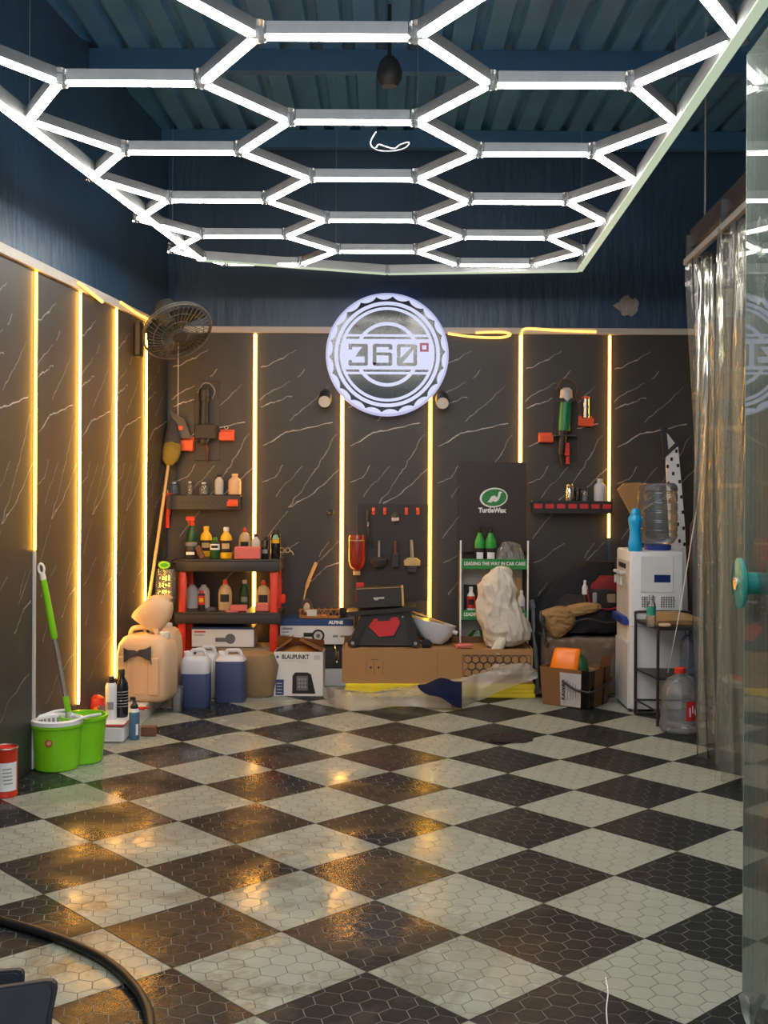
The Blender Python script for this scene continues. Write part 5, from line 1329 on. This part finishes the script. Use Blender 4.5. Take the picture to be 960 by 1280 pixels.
rowsloft([(796, 692, 697), (790, 688, 704), (784, 684, 712), (777, 680, 718), (770, 677, 717), (764, 675, 716), (760, 684, 714), (757, 696, 710)], 700, 7.56, .07, amp=.011, fr=17, seed=2, yb=795).build('leg', M['tan'], tn, 60)
rowsloft([(768, 704, 722), (763, 700, 742), (759, 702, 750), (755, 712, 750), (752, 724, 746), (751, 730, 742)], 700, 7.60, .06, amp=.008, fr=20, seed=7, yb=795).build('waist', M['tan'], tn, 60)
MB().tube(smoothpath([P(676, 764, 7.53) - o0, P(676, 775, 7.50) - o0, P(684, 790, 7.5) - o0], 5), .008, 6).build('belt', M['black'], tn)
t = thing('black_strap', 'black strap hanging down the left of the tan trousers', 'strap', at(681, 811, 7.5, zat(811, 7.5)))
o0 = Vector(t.location); MB().tube(smoothpath([P(679, 770, 7.56) - o0, P(680, 790, 7.52) - o0, P(683, 808, 7.5) - o0, P(684, 803, 7.5) - o0], 5), .010, 8).build('strap', M['black'], t)
t = thing('grey_pole', 'grey metal pole leaning between the display stand and wrapped stack', 'pole', at(672, 852, 7.85, 0))
b = MB(); b.cyl((0, 0, 0), (-.02, .12, .52), .015, n=10); b.cyl((-.02, .12, .52), (-.03, .13, .58), .024, .018, 10); b.build('pole', M['grey'], t)
t = thing('red_bag', 'dark red fabric bag heaped against water dispenser', 'bag', at(758, 735, 7.80, bz + .20))
MB().loft([(0, 0, 0, .06, .05), (.04, 0, 0, .10, .07), (.10, .01, 0, .10, .07), (.155, .02, 0, .05, .04)], 30, 2.2, amp=.014, fr=14, seed=8).build('bag', M['crimson'], t, 60)
t = thing('polisher_bag', 'dark red and black tool bag with grey patch beside dispenser', 'tool bag', at(752, 752, 7.66, bz + .155))
MB().loft([(0, 0, 0, .10, .05), (.03, 0, 0, .115, .06), (.10, 0, 0, .10, .05), (.125, 0, 0, .07, .04)], 28, 3, amp=.006, fr=18).build('body', M['blackfabric'], t)
MB().tube(smoothpath([(-.10, -.05, .13), (-.09, -.065, .05), (-.05, -.07, .015), (.04, -.07, .0), (.10, -.06, .02)], 5), .008, 8).build('piping', M['crimson'], t)
MB().box((.055, -.055, .07), (.06, .012, .06), bev=.006).build('patch', M['brownfabric'], t)
MB().box((-.055, -.058, .075), (.03, .012, .07), bev=.006).build('patch', M['grey'], t)
bottle('small_bottle', 'small pale bottle with dark base standing on the black bag', 727.5, 735, 724, 7.62, bz + .19, 'round', M['palewhite'], M['offwhite'], M['print'], flat=1, labr=(.02, .4))
t = simple_box('small_carton', 'pale folded paper on top of dark red bag by dispenser', 'paper', at(771, 694, 7.85, bz + .335), (.09, .06, .012), M['offwhite'], rz=.3, kind='paper')
t.rotation_euler = (0, -.35, .2)
t = thing('black_tarp', 'black tarp slumped in the corner behind the bags', 'tarp', at(722, 760, 7.96, 0))
MB().loft([(0, 0, 0, .30, .07), (.35, 0, 0, .32, .08), (.60, .02, 0, .28, .075), (.74, .06, 0, .20, .06), (.85, .14, 0, .09, .04)], 50, 2.6, amp=.016, fr=8, seed=3).build('tarp', M['blackfabric'], t, 60)

# ------------------------------------------------------------------ open cardboard box with orange packet
ob = thing('open_carton', 'tilted open cardboard box with white label and black tape on floor', 'carton', at(719, 884, 7.31, 0.004), -.62)
w, dd, h = .315, .27, .235
tap = lambda x, z: x * (1 + .10 * z / h)
def wallq(p0, p1, nm, m=M['card'], th=.006, off=0.0, z0=0, z1=h):
    b = MB(); d = Vector(p1) - Vector(p0); n = Vector((d.y, -d.x, 0)).normalized() * off
    def f(u, v):
        z = z0 + (z1 - z0) * v; k = 1 + .10 * z / h
        return Vector(((p0[0] + d.x * u) * k, (p0[1] + d.y * u) * k, z)) + n
    b.grid(2, 2, f, th); return b.build(nm, m, ob, 0)
cA, cB, cC, cD = (-w / 2, -dd / 2, 0), (w / 2, -dd / 2, 0), (w / 2, dd / 2, 0), (-w / 2, dd / 2, 0)
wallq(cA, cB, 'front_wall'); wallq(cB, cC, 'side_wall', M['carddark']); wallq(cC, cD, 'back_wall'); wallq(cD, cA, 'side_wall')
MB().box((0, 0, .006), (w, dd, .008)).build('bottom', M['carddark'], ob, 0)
wallq((-w * .10, -dd / 2, 0), (w * .34, -dd / 2, 0), 'white_label', M['whiteprint'], .002, .003, .004, h * .90)
wallq((w * .33, -dd / 2, 0), (w * .50, -dd / 2, 0), 'black_tape', M['blackgloss'], .004, .004, .0, h)
wallq((w / 2, -dd / 2, 0), (w / 2, -dd * .3, 0), 'black_tape', M['blackgloss'], .004, .004, .0, h)
wallq((w / 2, dd * .15, 0), (w / 2, dd * .24, 0), 'black_tape', M['blackgloss'], .004, .004, .0, h)
b = MB(); b.tube(smoothpath([(-w * .03, -dd / 2 - .026, h * .70), (w * .2, -dd / 2 - .022, h * .52), (w * .42, -dd / 2 - .022, h * .46), (w * .5 + .026, -dd / 2 - .01, h * .47), (w * .5 + .026, 0, h * .52), (w * .5 + .026, dd / 2, h * .66)], 6), .008, 6); b.build('black_strap', M['black'], ob)
for nm, f in (('flap', lambda u, v: Vector((-w / 2 * 1.1 - .075 * v, -dd / 2 + dd * u, h + .0 - .025 * v))), ('flap', lambda u, v: Vector((w / 2 * 1.1 + .02 * v, -dd * .1 + dd * .6 * u, h + .075 * v)))):
    MB().grid(3, 3, f, .004).build(nm, M['card'], ob, 0)
o = text('KAWAI', .034, M['print'], ob, (-w * .01, -dd / 2 - .0235, h * .42), rot=(PI / 2, -PI / 2, 0), bold=.001)
b = MB()
for k in range(4): b.box((w * .08 + k * .018, -dd / 2 - .022, h * .45), (.003, .002, h * (.55 - .06 * k)))
b.build('printed_lines', M['greyprint'], ob, 0)
t = thing('orange_packet', 'bright orange plastic packet sticking out of the open cardboard box', 'packet', at(704, 840, 7.33, .15), -.35)
MB().loft([(0, 0, 0, .086, .03), (.03, .003, 0, .090, .036), (.12, .012, .015, .084, .034), (.185, .02, .03, .080, .018), (.194, .02, .031, .074, .008)], 30, 3.2, amp=.005, fr=16).build('packet', M['neonorange'], t, 50)
t = thing('green_packet', 'dark green packet beside orange one in the open cardboard box', 'packet', at(724, 836, 7.33, .15), -.3)
MB().loft([(0, 0, 0, .05, .03), (.06, 0, 0, .06, .035), (.12, -.005, 0, .05, .03), (.17, -.02, 0, .02, .012)], 24, 2.4, amp=.006, fr=20).build('packet', M['darkgreen'], t, 50)
t = thing('brown_packet', 'crumpled brown paper filling the back of the open cardboard box', 'paper', at(729, 850, 7.37, .04), -.5)
MB().loft([(0, 0, 0, .08, .05), (.10, 0, 0, .09, .05), (.17, 0, 0, .08, .045), (.19, 0, 0, .03, .02)], 24, 2.6, amp=.010, fr=20).build('paper', M['brownpaper'], t)

# ------------------------------------------------------------------ water dispenser
DX0, DY0 = P(787.5, 891, 7.03).x, 7.03
wd = thing('water_dispenser', 'white floor standing water dispenser facing left, blue drip tray', 'water dispenser', (DX0, DY0, 0))
ww, wdp, wh = .318, .42, zat(688, 7.03)
b = MB(); b.box((ww / 2, wdp / 2, .02 + (wh - .02) / 2), (ww, wdp, wh - .02), bev=.012, seg=2); b.build('cabinet', M['white'], wd)
zz = lambda py: zat(py, 7.03)
b = MB(); b.box((.0, wdp / 2, (zz(775) + zz(700)) / 2 ), (.014, wdp * .86, zz(700) - zz(775)), bev=.006); b.build('tap_panel', M['lightgrey'], wd)
b = MB(); b.box((-.004, wdp / 2, .22), (.014, wdp * .90, .40), bev=.005); b.build('door', mat('pale_door', (.55, .56, .57), .3), wd)
for k in (-1, 0, 1): 
    b = MB(); b.cyl((-.03, wdp / 2 + k * .09, zz(722)), (-.03, wdp / 2 + k * .09, zz(732)), .010, n=10); b.box((-.02, wdp / 2 + k * .09, zz(717)), (.05, .03, .02), bev=.005); b.build('tap', M['lightgrey'], wd)
MB().box((-.006, wdp / 2, zz(708)), (.012, .2, .03), bev=.003).build('control_strip', M['black'], wd)
b = MB(); b.box((-.015, wdp / 2, zz(776)), (.045, wdp * .8, .05), bev=.008); b.build('drip_tray', M['royal'], wd)
b = MB(); b.box((ww * .60, -.002, zz(721.5)), (ww * .31, .006, zz(717) - zz(726.5)), bev=.001); b.build('blue_label', mat('navy_label', (.012, .03, .15), .3), wd)
b = MB(); b.box((ww / 2, -.001, zz(716)), (ww * .62, .004, .22), bev=.001); b.build('raised_panel', M['white'], wd)
b = MB()
for i in range(14):
    if i in (6, 7): continue
    for j in range(5): b.box((ww * (.22 + .05 * i * .92), -.002, zz(745 + j * 2.9)), (.006, .006, .008))
b.build('vent_slots', M['print'], wd, 0)
b = MB(); b.box((ww / 2, -.0008, zz(781.5)), (ww, .003, .003)); b.build('seam', M['grey'], wd, 0)
for x in (.04, ww - .04): MB().cyl((x, .03, .0), (x, .03, .024), .018, n=12).build('foot', M['grey'], wd)
for x in (.04, ww - .04): MB().cyl((x, wdp - .03, .0), (x, wdp - .03, .024), .018, n=12).build('foot', M['grey'], wd)
# bottle on top
wb = thing('water_bottle', 'big clear ribbed water bottle upside down on dispenser', 'water bottle', at(822, 688, 7.22, wh))
rr = 24.3 * 7.22 / F; hB = zat(602, 7.22) - wh
MB().lathe([(0, 0), (rr * .66, 0), (rr * .70, .03), (rr * .6, .035), (0, .035)], 30).build('blue_collar', M['royal'], wb)
prof = [(rr * .35, .02), (rr * .8, .045), (rr * .97, .075), (rr, .09)]
for k in range(5):
    z = .10 + k * .062; prof += [(rr, z), (rr * .95, z + .006), (rr * .95, z + .012), (rr, z + .018)]
prof += [(rr, hB - .03), (rr * .93, hB - .01), (rr * .8, hB), (0, hB)]
MB().lathe(prof, 36).build('bottle', film('bottle_plastic', (.90, .93, .95), .10, (.55, .58, .6), .08, .9), wb)
bottle('sports_bottle', 'bright blue sports bottle standing on the dispenser edge', 785.5, 803, 633, 7.08, wh, 'sports', M['cyan'], M['cyan'], flat=1)
# cardboard wedge and white trim piece behind
t = thing('cardboard_sheet', 'bent piece of cardboard sticking up behind the water bottle', 'cardboard', at(785, 690, 7.75, .55))
o0 = Vector(t.location)
b = MB(); b.prism([(q_.x, q_.z) for q_ in (P(771, 612, 7.75) - o0, P(779, 604, 7.75) - o0, P(800, 603, 7.75) - o0, P(800, 690, 7.75) - o0, P(794, 690, 7.75) - o0, P(789, 645, 7.75) - o0)], -.03, .0); b.build('sheet', M['card'], t, 0)
MB().prism([(q_.x, q_.z) for q_ in (P(790, 690, 7.75) - o0, P(806, 690, 7.75) - o0, P(806, 760, 7.75) - o0, P(790, 760, 7.75) - o0)], -.12, .0).build('lower_sheet', M['carddark'], t, 0)
t = thing('bumper_trim', 'white perforated car trim piece with black tip leaning on back wall', 'car trim', at(850, 690, 7.9, 0))
o0 = Vector(t.location)
pp = lambda px, py: (P(px, py, 7.93) - o0)
b = MB(); b.prism([(pp(a, c).x, pp(a, c).z) for a, c in ((831, 570), (846, 556), (850, 600), (855, 660), (858, 740), (860, 850), (840, 850), (838, 700), (833, 620))], 0, .02); b.build('white_blade', M['whiteprint'], t, 0)
b = MB(); b.prism([(pp(a, c).x, pp(a, c).z) for a, c in ((825, 534), (833, 535), (842, 545), (847, 557), (831, 571), (828, 575))], -.004, .024); b.build('black_tip', M['dark'], t, 0)
b = MB(); b.prism([(pp(a, c).x, pp(a, c).z) for a, c in ((832, 541), (842, 554), (834, 562))], -.006, -.002); b.build('window', M['offwhite'], t, 0)
b = MB()
for a, c in ((844, 564), (838, 574), (833, 583), (846, 582), (840, 592), (848, 602), (834, 604), (842, 612), (850, 621), (836, 625), (852, 640), (843, 634), (853, 660), (846, 655), (854, 680), (848, 676)):
    v = pp(a, c); b.box((v.x, -.002, v.z), (.017, .006, .024), bev=.003)
b.build('holes', M['print'], t, 0)

# ------------------------------------------------------------------ black wire rack, jug
A_, B_ = G(822, 908), G(794, 892)
rk = thing('wire_rack', 'slim black metal rack in front of the water dispenser', 'rack', (A_.x, A_.y, 0))
e1 = B_ - A_; e1.z = 0; e2 = Vector((.36, -.02, 0))
zt_ = zat(782, A_.y)
zmid = zat(846, A_.y)
for nm, p in (('post', Vector()), ('post', e1), ('post', e2), ('post', e1 + e2)):
    MB().cyl(p, p + Vector((0, 0, zt_ + .002)), .009, n=10).build(nm, M['black'], rk)
def quad(z, th, nm, m):
    b = MB(); vs_ = [b.bm.verts.new(p + Vector((0, 0, z + dz))) for dz in (0, th) for p in (Vector(), e2, e1 + e2, e1)]
    for q_ in ((3, 2, 1, 0), (4, 5, 6, 7), (0, 1, 5, 4), (1, 2, 6, 5), (2, 3, 7, 6), (3, 0, 4, 7)): b._f([vs_[i] for i in q_])
    return b.build(nm, m, rk, 0)
quad(zt_ - .02, .02, 'top_shelf', M['black']); quad(zmid - .012, .012, 'shelf', M['black'])
b = MB(); z = zat(873, B_.y)
for p, q_ in ((Vector(), e1), (e2, e1 + e2), (e1, e1 + e2)): b.cyl(p + Vector((0, 0, z)), q_ + Vector((0, 0, z)), .006, n=8)
b.cyl(Vector((0, 0, z)), e1 + Vector((0, 0, z - .08)), .004, n=6); b.build('stretcher', M['black'], rk)
MB().tube(smoothpath([e1 + Vector((0, 0, zt_)), e1 + Vector((.0, .01, zt_ + .03)), e1 + Vector((.03, .01, zt_ + .045)), e1 + e2 + Vector((-.03, .01, zt_ + .045)), e1 + e2 + Vector((0, 0, zt_))], 5), .007, 8).build('guard_rail', M['black'], rk)
rc = Vector(rk.location)
t = thing('brown_paper_bag', 'crumpled brown paper bag lying on the black rack top', 'paper bag', rc + (e1 + e2) * .5 + Vector((-.02, .0, zt_ + .002)))
MB().loft([(0, 0, 0, .15, .09), (.025, 0, 0, .155, .095), (.055, -.02, 0, .11, .07), (.068, -.04, 0, .05, .03)], 34, 2.6, amp=.010, fr=16).build('bag', M['tan'], t)
t = bottle('small_water_bottle', 'small clear water bottle with green label on the rack', 808.5, 820, 742, 6.68, zt_ + .002, 'round', M['clear'], M['clear'], mat('teal_label', (.03, .30, .22), .4), None, flat=1, labr=(.35, .62))
t = thing('tape_roll', 'pale roll of tape lying on the black rack top', 'tape roll', at(831, 783, 6.66, zt_ + .001))
MB().torus(.029, .0075, T(0, 0, .011), 24, 8).build('tape', M['cream'], t)
t = bottle('blue_water_jug', 'tall bluish water jug on the rack middle shelf behind curtain', 850, 872, 782, 6.78, zmid + .002, 'round', M['clearblue'], M['clearblue'], None, None, flat=1, cat='water jug')
jg = thing('water_jug', 'big clear plastic water jug with red cap on the floor', 'water jug', at(849.5, 917, 6.54, 0.002))
r = .110
prof = [(0, 0), (r * .9, 0), (r, .012)]
for k in range(4): prof += [(r, .02 + k * .045), (r * .965, .03 + k * .045), (r * .965, .04 + k * .045), (r, .052 + k * .045)]
prof += [(r, .21), (r * .92, .25), (r * .6, .295), (.028, .315), (.026, .335), (0, .335)]
MB().lathe(prof, 32).build('jug', M['clear'], jg)
MB().lathe([(.03, .325), (.031, .328), (.031, .352), (.027, .356), (0, .356)], 18).build('cap', M['red'], jg)
b = MB(); pr = [Vector((math.cos(-1.5 + i * .13) * r * 1.015, math.sin(-1.5 + i * .13) * r * 1.015, 0)) for i in range(9)]
b.skin([b.ring([p + Vector((0, 0, .075)) for p in pr]), b.ring([p + Vector((0, 0, .185)) for p in pr])], False, False, False); b.build('red_label', M['redlab'], jg)
b = MB()
for k in range(4): a = -1.3 + .16 * k; b.box((math.cos(a) * r * 1.02, math.sin(a) * r * 1.02, .125 + .014 * (k % 2)), (.004, .006, .05 - .01 * (k % 3)), Rz(a))
b.build('printed_strokes', M['whiteprint'], jg, 0)
MB().tube(smoothpath([(-.0, 0, .30), (.06, -.02, .30), (.085, -.02, .25), (.08, -.02, .20)], 5), .008, 8).build('handle', M['clear'], jg)
t = thing('white_string', 'thin white string hung from the curtain rail down to the water jug', 'cord', G(826, 884))
o0 = Vector(t.location)
MB().tube(smoothpath([Vector((0, 0, .002)), P(843, 800, 6.6) - o0, P(862, 690, 6.45) - o0, P(880, 560, 6.3) - o0, P(893, 330, 6.1) - o0], 6), .0028, 6).build('string', M['whiteprint'], t)

# ------------------------------------------------------------------ strip curtain
RZ = 2.615
rx = lambda Y: 1.66 - .065 * (6.4 - Y) * 1.0
cu = thing('strip_curtain', 'clear plastic strip curtain hanging from a rail on the right', 'curtain', (rx(6.4), 6.4, RZ))
o0 = Vector(cu.location)
p0, p1 = Vector((rx(6.42), 6.42, RZ)) - o0, Vector((rx(2.2), 2.2, RZ)) - o0
d = p1 - p0; ang = math.atan2(d.y, d.x)
MB().box((p0 + p1) / 2 + Vector((0, 0, 0)), (d.length, .03, .035), ang, bev=.004).build('rail', M['grey'], cu)
b = MB(); b.box((p0 + p1) / 2 + Vector((.05, .12, .12)), (d.length - .3, .05, .10), ang); b.build('beam', M['steel'], cu)
for k in range(6):
    q_ = p0.lerp(p1, k / 5 * .98 + .01); MB().box(q_ + Vector((.03, 0, .06)), (.07, .03, .16)).build('hanger', M['steel'], cu)
for k in range(3):
    q_ = p0.lerp(p1, .1 + k * .4); MB().cyl(q_ + Vector((.05, .12, .16)), q_ + Vector((.05, .12, CZ - RZ + .02)), .008, n=8).build('hanging_rod', M['steel'], cu)
def strip(Yt, Yb, wt, wb, at_, ab, xb, zb, seed, m=M['strip']):
    """ruled strip: top centre on rail at Yt, bottom centre offset xb at Yb; widths and yaw at top/bottom"""
    b = MB(); rnd = random.Random(seed); ph = [rnd.random() * 6 for _ in range(4)]
    T0 = Vector((rx(Yt), Yt, RZ)) - o0; B0 = Vector((rx(Yb) + xb, Yb, zb)) - o0
    def f(u, v):
        w_ = wt + (wb - wt) * v ** .8; a = at_ + (ab - at_) * v
        c = T0.lerp(B0, v) 
        c.x += .055 + .02 * math.sin(v * 5 + ph[0]); c.y += .015 * math.sin(v * 4 + ph[1])
        s_ = (u - .5) * w_; dr = Vector((math.cos(a), math.sin(a), 0)); nr = Vector((-dr.y, dr.x, 0))
        return c + dr * s_ + nr * (.022 * math.sin(u * 9 + ph[2] + v * 1.5) * (1 - .45 * v) + .014 * math.sin(u * 21 + ph[3] + 3 * v) + .010 * abs(math.sin(u * 13 + ph[0] + 1.5 * v + .6 * math.sin(v * 7)))) + Vector((0, 0, .02 * math.sin(u * 4 + ph[1]) * v))
    b.grid(44, 30, f); return b.build('strip', m, cu, 180)
specs = [(6.34, 6.28, .10, .14, .2, .5, .05), (6.27, 6.10, .12, .18, -.3, .1, .06), (6.20, 6.05, .10, .20, .5, -.2, .08), (6.13, 5.92, .12, .22, .1, .2, .02), (6.05, 5.98, .10, .18, -.5, .3, .10),
         (5.62, 5.72, .12, .20, .3, .0, .06), (5.52, 5.48, .12, .22, -.2, .3, .0), (5.42, 5.5, .14, .20, .2, -.1, .08), (5.30, 5.35, .12, .22, .5, .2, .02), (5.2, 5.22, .14, .2, -.1, .3, .06),
         (4.9, 4.95, .18, .2, .9, 1.0, .0), (4.5, 4.55, .2, .2, 1.3, 1.4, .0), (4.1, 4.1, .2, .2, 1.4, 1.5, .02), (3.7, 3.7, .2, .2, 1.5, 1.5, .0), (3.3, 3.3, .2, .2, 1.5, 1.4, .0)]
for i, (a, c, e, f, g_, h_, xb) in enumerate(specs):
    strip(a, c, e, f, g_, h_, xb, .015 + .01 * (i % 3), i)

# ------------------------------------------------------------------ right hand side behind the curtain
cab = thing('storage_cabinet', 'tall cabinet with warm wooden upper door behind the plastic curtain', 'cabinet', at(912, 850, 7.98, 0))
o0 = Vector(cab.location); pz = lambda py: zat(py, 7.78)
xa, xb_ = P(884, 600, 7.78).x - o0.x, P(940, 600, 7.78).x - o0.x
MB().box(((xa + xb_) / 2, -.05, pz(395) / 2), (xb_ - xa, .3, pz(395)), bev=.004).build('carcass', mat('greenish_grey_panel', (.085, .09, .075), .5), cab)
MB().box(((xa + xb_) / 2, -.205, (pz(395) + pz(497)) / 2), (xb_ - xa - .01, .016, pz(395) - pz(497)), bev=.004).build('upper_door', mat('warm_wood', (.42, .22, .08), .4, var=.2, scale=5), cab)
MB().box(((xa + xb_) / 2 - .07, -.215, (pz(395) + pz(497)) / 2), (.02, .01, .18), bev=.004).build('handle', M['black'], cab)
for py in (461, 533, 605): MB().box(((xa + xb_) / 2, -.216, pz(py)), (xb_ - xa, .014, .03), bev=.003).build('yellow_bar', M['bamboo'], cab)
sgn = thing('white_board', 'small white board with grey letters above the cabinet', 'sign', P(907, 392, 7.76) + Vector((0, 0, .0)))
sgn.location.z = pz(395)
MB().box((0, 0, .095), (.165, .012, .19), bev=.002).build('board', M['offwhite'], sgn)
text('PL', .085, M['greyprint'], sgn, (-.02, -.0075, .11), bold=.002)
t = thing('fabric_banner', 'tall dark blue rolled banner standing behind the curtain', 'banner', at(871, 860, 7.55, 0))
MB().loft([(0, 0, 0, .05, .04), (.02, 0, 0, .055, .045), (1.12, 0, 0, .05, .04), (1.15, 0, 0, .03, .03)], 20, 2).build('roll', mat('dark_blue_banner', (.02, .025, .05), .5), t)
t = thing('low_table', 'low white topped stand behind the curtain', 'table', at(938, 960, 6.45, 0))
zt2 = zat(851, 6.45)
MB().box((.02, .1, zt2 - .012), (.26, .3, .024), bev=.003).build('tabletop', M['offwhite'], t)
for x in (-.09, .13):
    for y in (-.03, .23): MB().box((x, y, (zt2 - .024) / 2), (.03, .03, zt2 - .024), bev=.003).build('leg', M['dark'], t)
t = simple_box('red_notebook', 'dark red notebook on the low stand behind the curtain', 'notebook', at(938, 851, 6.52, zt2), (.14, .16, .02), M['redlab'], .2, kind='cover')

# ------------------------------------------------------------------ glass door
gd = Vector((.047, 1, 0)).normalized()
E_ = Vector((.972, 3.11, 0))
Wd = 1.15; ang = math.atan2(gd.y, gd.x)
gt = zat(66, 3.11)
cdoor = E_ - gd * Wd / 2
b = MB(); b.box((0, 0, (gt + .012) / 2), (Wd, .012, gt - .012)); 
door = b.build('door_1', M['glass'], None, 0); door.location = cdoor; door.rotation_euler = (0, 0, ang); door['kind'] = 'structure'
MB().box((Wd / 2 + .0012, 0, (gt + .012) / 2), (.002, .0125, gt - .014)).build('polished_edge', M['glassedge'], door, 0)
kz = zat(727, 3.0)
b = MB(); b.lathe([(0, -.006), (.060, -.006), (.066, -.002), (.066, .004), (.060, .008), (0, .008)], 32, M=T(Wd / 2 - .11, .048, kz) @ Rx(PI / 2)); b.build('handle', M['aqua'], door)
b = MB(); b.lathe([(0, -.006), (.060, -.006), (.066, -.002), (.066, .004), (.060, .008), (0, .008)], 32, M=T(Wd / 2 - .11, -.048, kz) @ Rx(PI / 2)); b.build('handle', M['aqua'], door)
b = MB(); b.cyl((Wd / 2 - .11, -.048, kz), (Wd / 2 - .11, .048, kz), .029, n=24); b.build('handle_shaft', M['aqua'], door)
MB().cyl((Wd / 2 - .11, .054, kz), (Wd / 2 - .11, .060, kz), .016, n=16).build('handle_screw', M['chrome'], door)
for z in (.06, gt - .06): MB().box((-Wd / 2 + .09, 0, z), (.16, .034, .10), bev=.004).build('patch_hinge', M['alu'], door)
t = thing('torn_wrap', 'torn scrap of plastic wrap at the bottom corner of glass door', 'plastic scrap', E_ + Vector((-.0, -.05, .002)))
b = MB()
for k in range(4):
    b.grid(3, 6, lambda u, v, k=k: Vector((.012 * (k - 1.5) + (u - .5) * .022 + .03 * (v - .4) * (k - 1.5) * .6, .018 * k - .03 + .012 * math.sin(v * 5 + k) , .085 * v * (1 - .2 * k % 1) + .008 * math.sin(u * 4 + k))))
b.build('wrap', mat('torn_wrap', (.5, .48, .43), .45), t, 60)

# ------------------------------------------------------------------ floor bits
t = thing('floor_rag', 'dark brown shaggy rag lying flat on the checkered floor', 'rag', at(631, 926, 6.30, .0))
def rag(u, v):
    a = 2 * PI * u; r_ = v * (1 + .28 * noise.noise(Vector((math.cos(a) * 2.2, math.sin(a) * 2.2, 4))))
    p = Vector((math.cos(a) * .158 * r_, math.sin(a) * .085 * r_, 0)); p.z = .004 + .032 * (1 - v ** 3) * (.6 + .7 * abs(noise.noise(p * 26)))
    return p
MB().grid(56, 12, rag).build('rag', M['rag'], t, 60)
hs = thing('black_hose', 'black rubber hose curving across the floor at lower left', 'hose', G(90, 1182, .0))
o0 = Vector(hs.location)
hp_ = [G(-90, 1132, .014), G(-30, 1143, .014), G(5, 1152, .014), G(50, 1165, .014), G(95, 1182, .014), G(135, 1203, .014), G(165, 1230, .014), G(184, 1262, .014), G(187, 1300, .014), G(178, 1370, .014)]
MB().tube(smoothpath([p - o0 for p in hp_], 8), .0145, 12).build('hose', M['hose'], hs)
def mat_(label, pts, Y, yaw):
    ref = P(pts[0][0], pts[0][1], Y); o = thing('car_mat', label, 'car mat', (ref.x, Y, 0), group=None)
    q = [(P(x, y, Y).x - ref.x, P(x, y, Y).z) for x, y in pts]
    q += [(q[-1][0] - .02, 0.0), (q[0][0] - .30, 0.0), (q[0][0] - .33, q[0][1])]
    MB().prism(q, 0, .016).build('mat', mat('bin_rim', (.035, .033, .042), .6), o, 20)
    cx = sum(x for x, z in q) / len(q); cz = sum(z for x, z in q) / len(q)
    MB().prism([(cx + (x - cx) * .93, cz + (z - cz) * .93) for x, z in q], -.004, .0).build('panel', M['bin'], o, 20)
    o.rotation_euler = (math.radians(-4), 0, yaw); return o
mat_('dark grey car mat standing nearest the camera in lower left corner', [(-10, 1241), (52, 1232), (60, 1232), (65, 1236), (66, 1244), (60, 1275)], 2.45, .0)
mat_('dark grey car mat standing behind the nearest one at lower left edge', [(-30, 1221), (16, 1217), (22, 1218), (25, 1222), (25, 1234), (22, 1262)], 2.62, .0)
t = thing('white_thread', 'short white thread lying on the floor at bottom of picture', 'thread', G(757, 1222, .001))
o0 = Vector(t.location)
MB().tube(smoothpath([G(757, 1222, .002) - o0, G(760, 1240, .002) - o0, G(758, 1262, .002) - o0, G(760, 1290, .002) - o0], 4), .0018, 5).build('thread', M['whiteprint'], t)

# ------------------------------------------------------------------ groups of look-alikes
GROUPS = [('on cart top', 'bottles and cans on the cart top'), ('of cart top', 'bottles and cans on the cart top'), ('cart end', 'bottles and cans on the cart top'), ('middle tray', 'bottles and sponges on the cart middle tray'),
          ('left wall shelf', 'small bottles on the left wall shelf'), ('shelf with red labels', 'small containers on the shelf with red labels'),
          ('on the pegboard', 'tools hanging on the pegboard'), ('of the pegboard', 'tools hanging on the pegboard'), ('detergent canister', 'detergent canisters on the floor'),
          ('orange wall clip', 'orange wall clips'), ('led strip', 'warm led strips on the walls'), ('led tail', 'led tails on the trim'), ('dark grey car mat', 'car mats in the corner'),
          ('cream jerrycan', 'cream jerrycans'), ('display shelf', 'bottles on the display stand'), ('spray bottle,', 'bottles on the display stand')]
for o in S.objects:
    if o.parent is None and o.get('category') and not o.get('group'):
        for k, g in GROUPS:
            if k in o['label'] and o['category'] not in ('pegboard', 'shelf', 'clamp', 'carton', 'tool holder', 'cart', 'holder' if 'orange wall clip' not in k else '-', 'display stand', 'glasses'):
                o['group'] = g; break
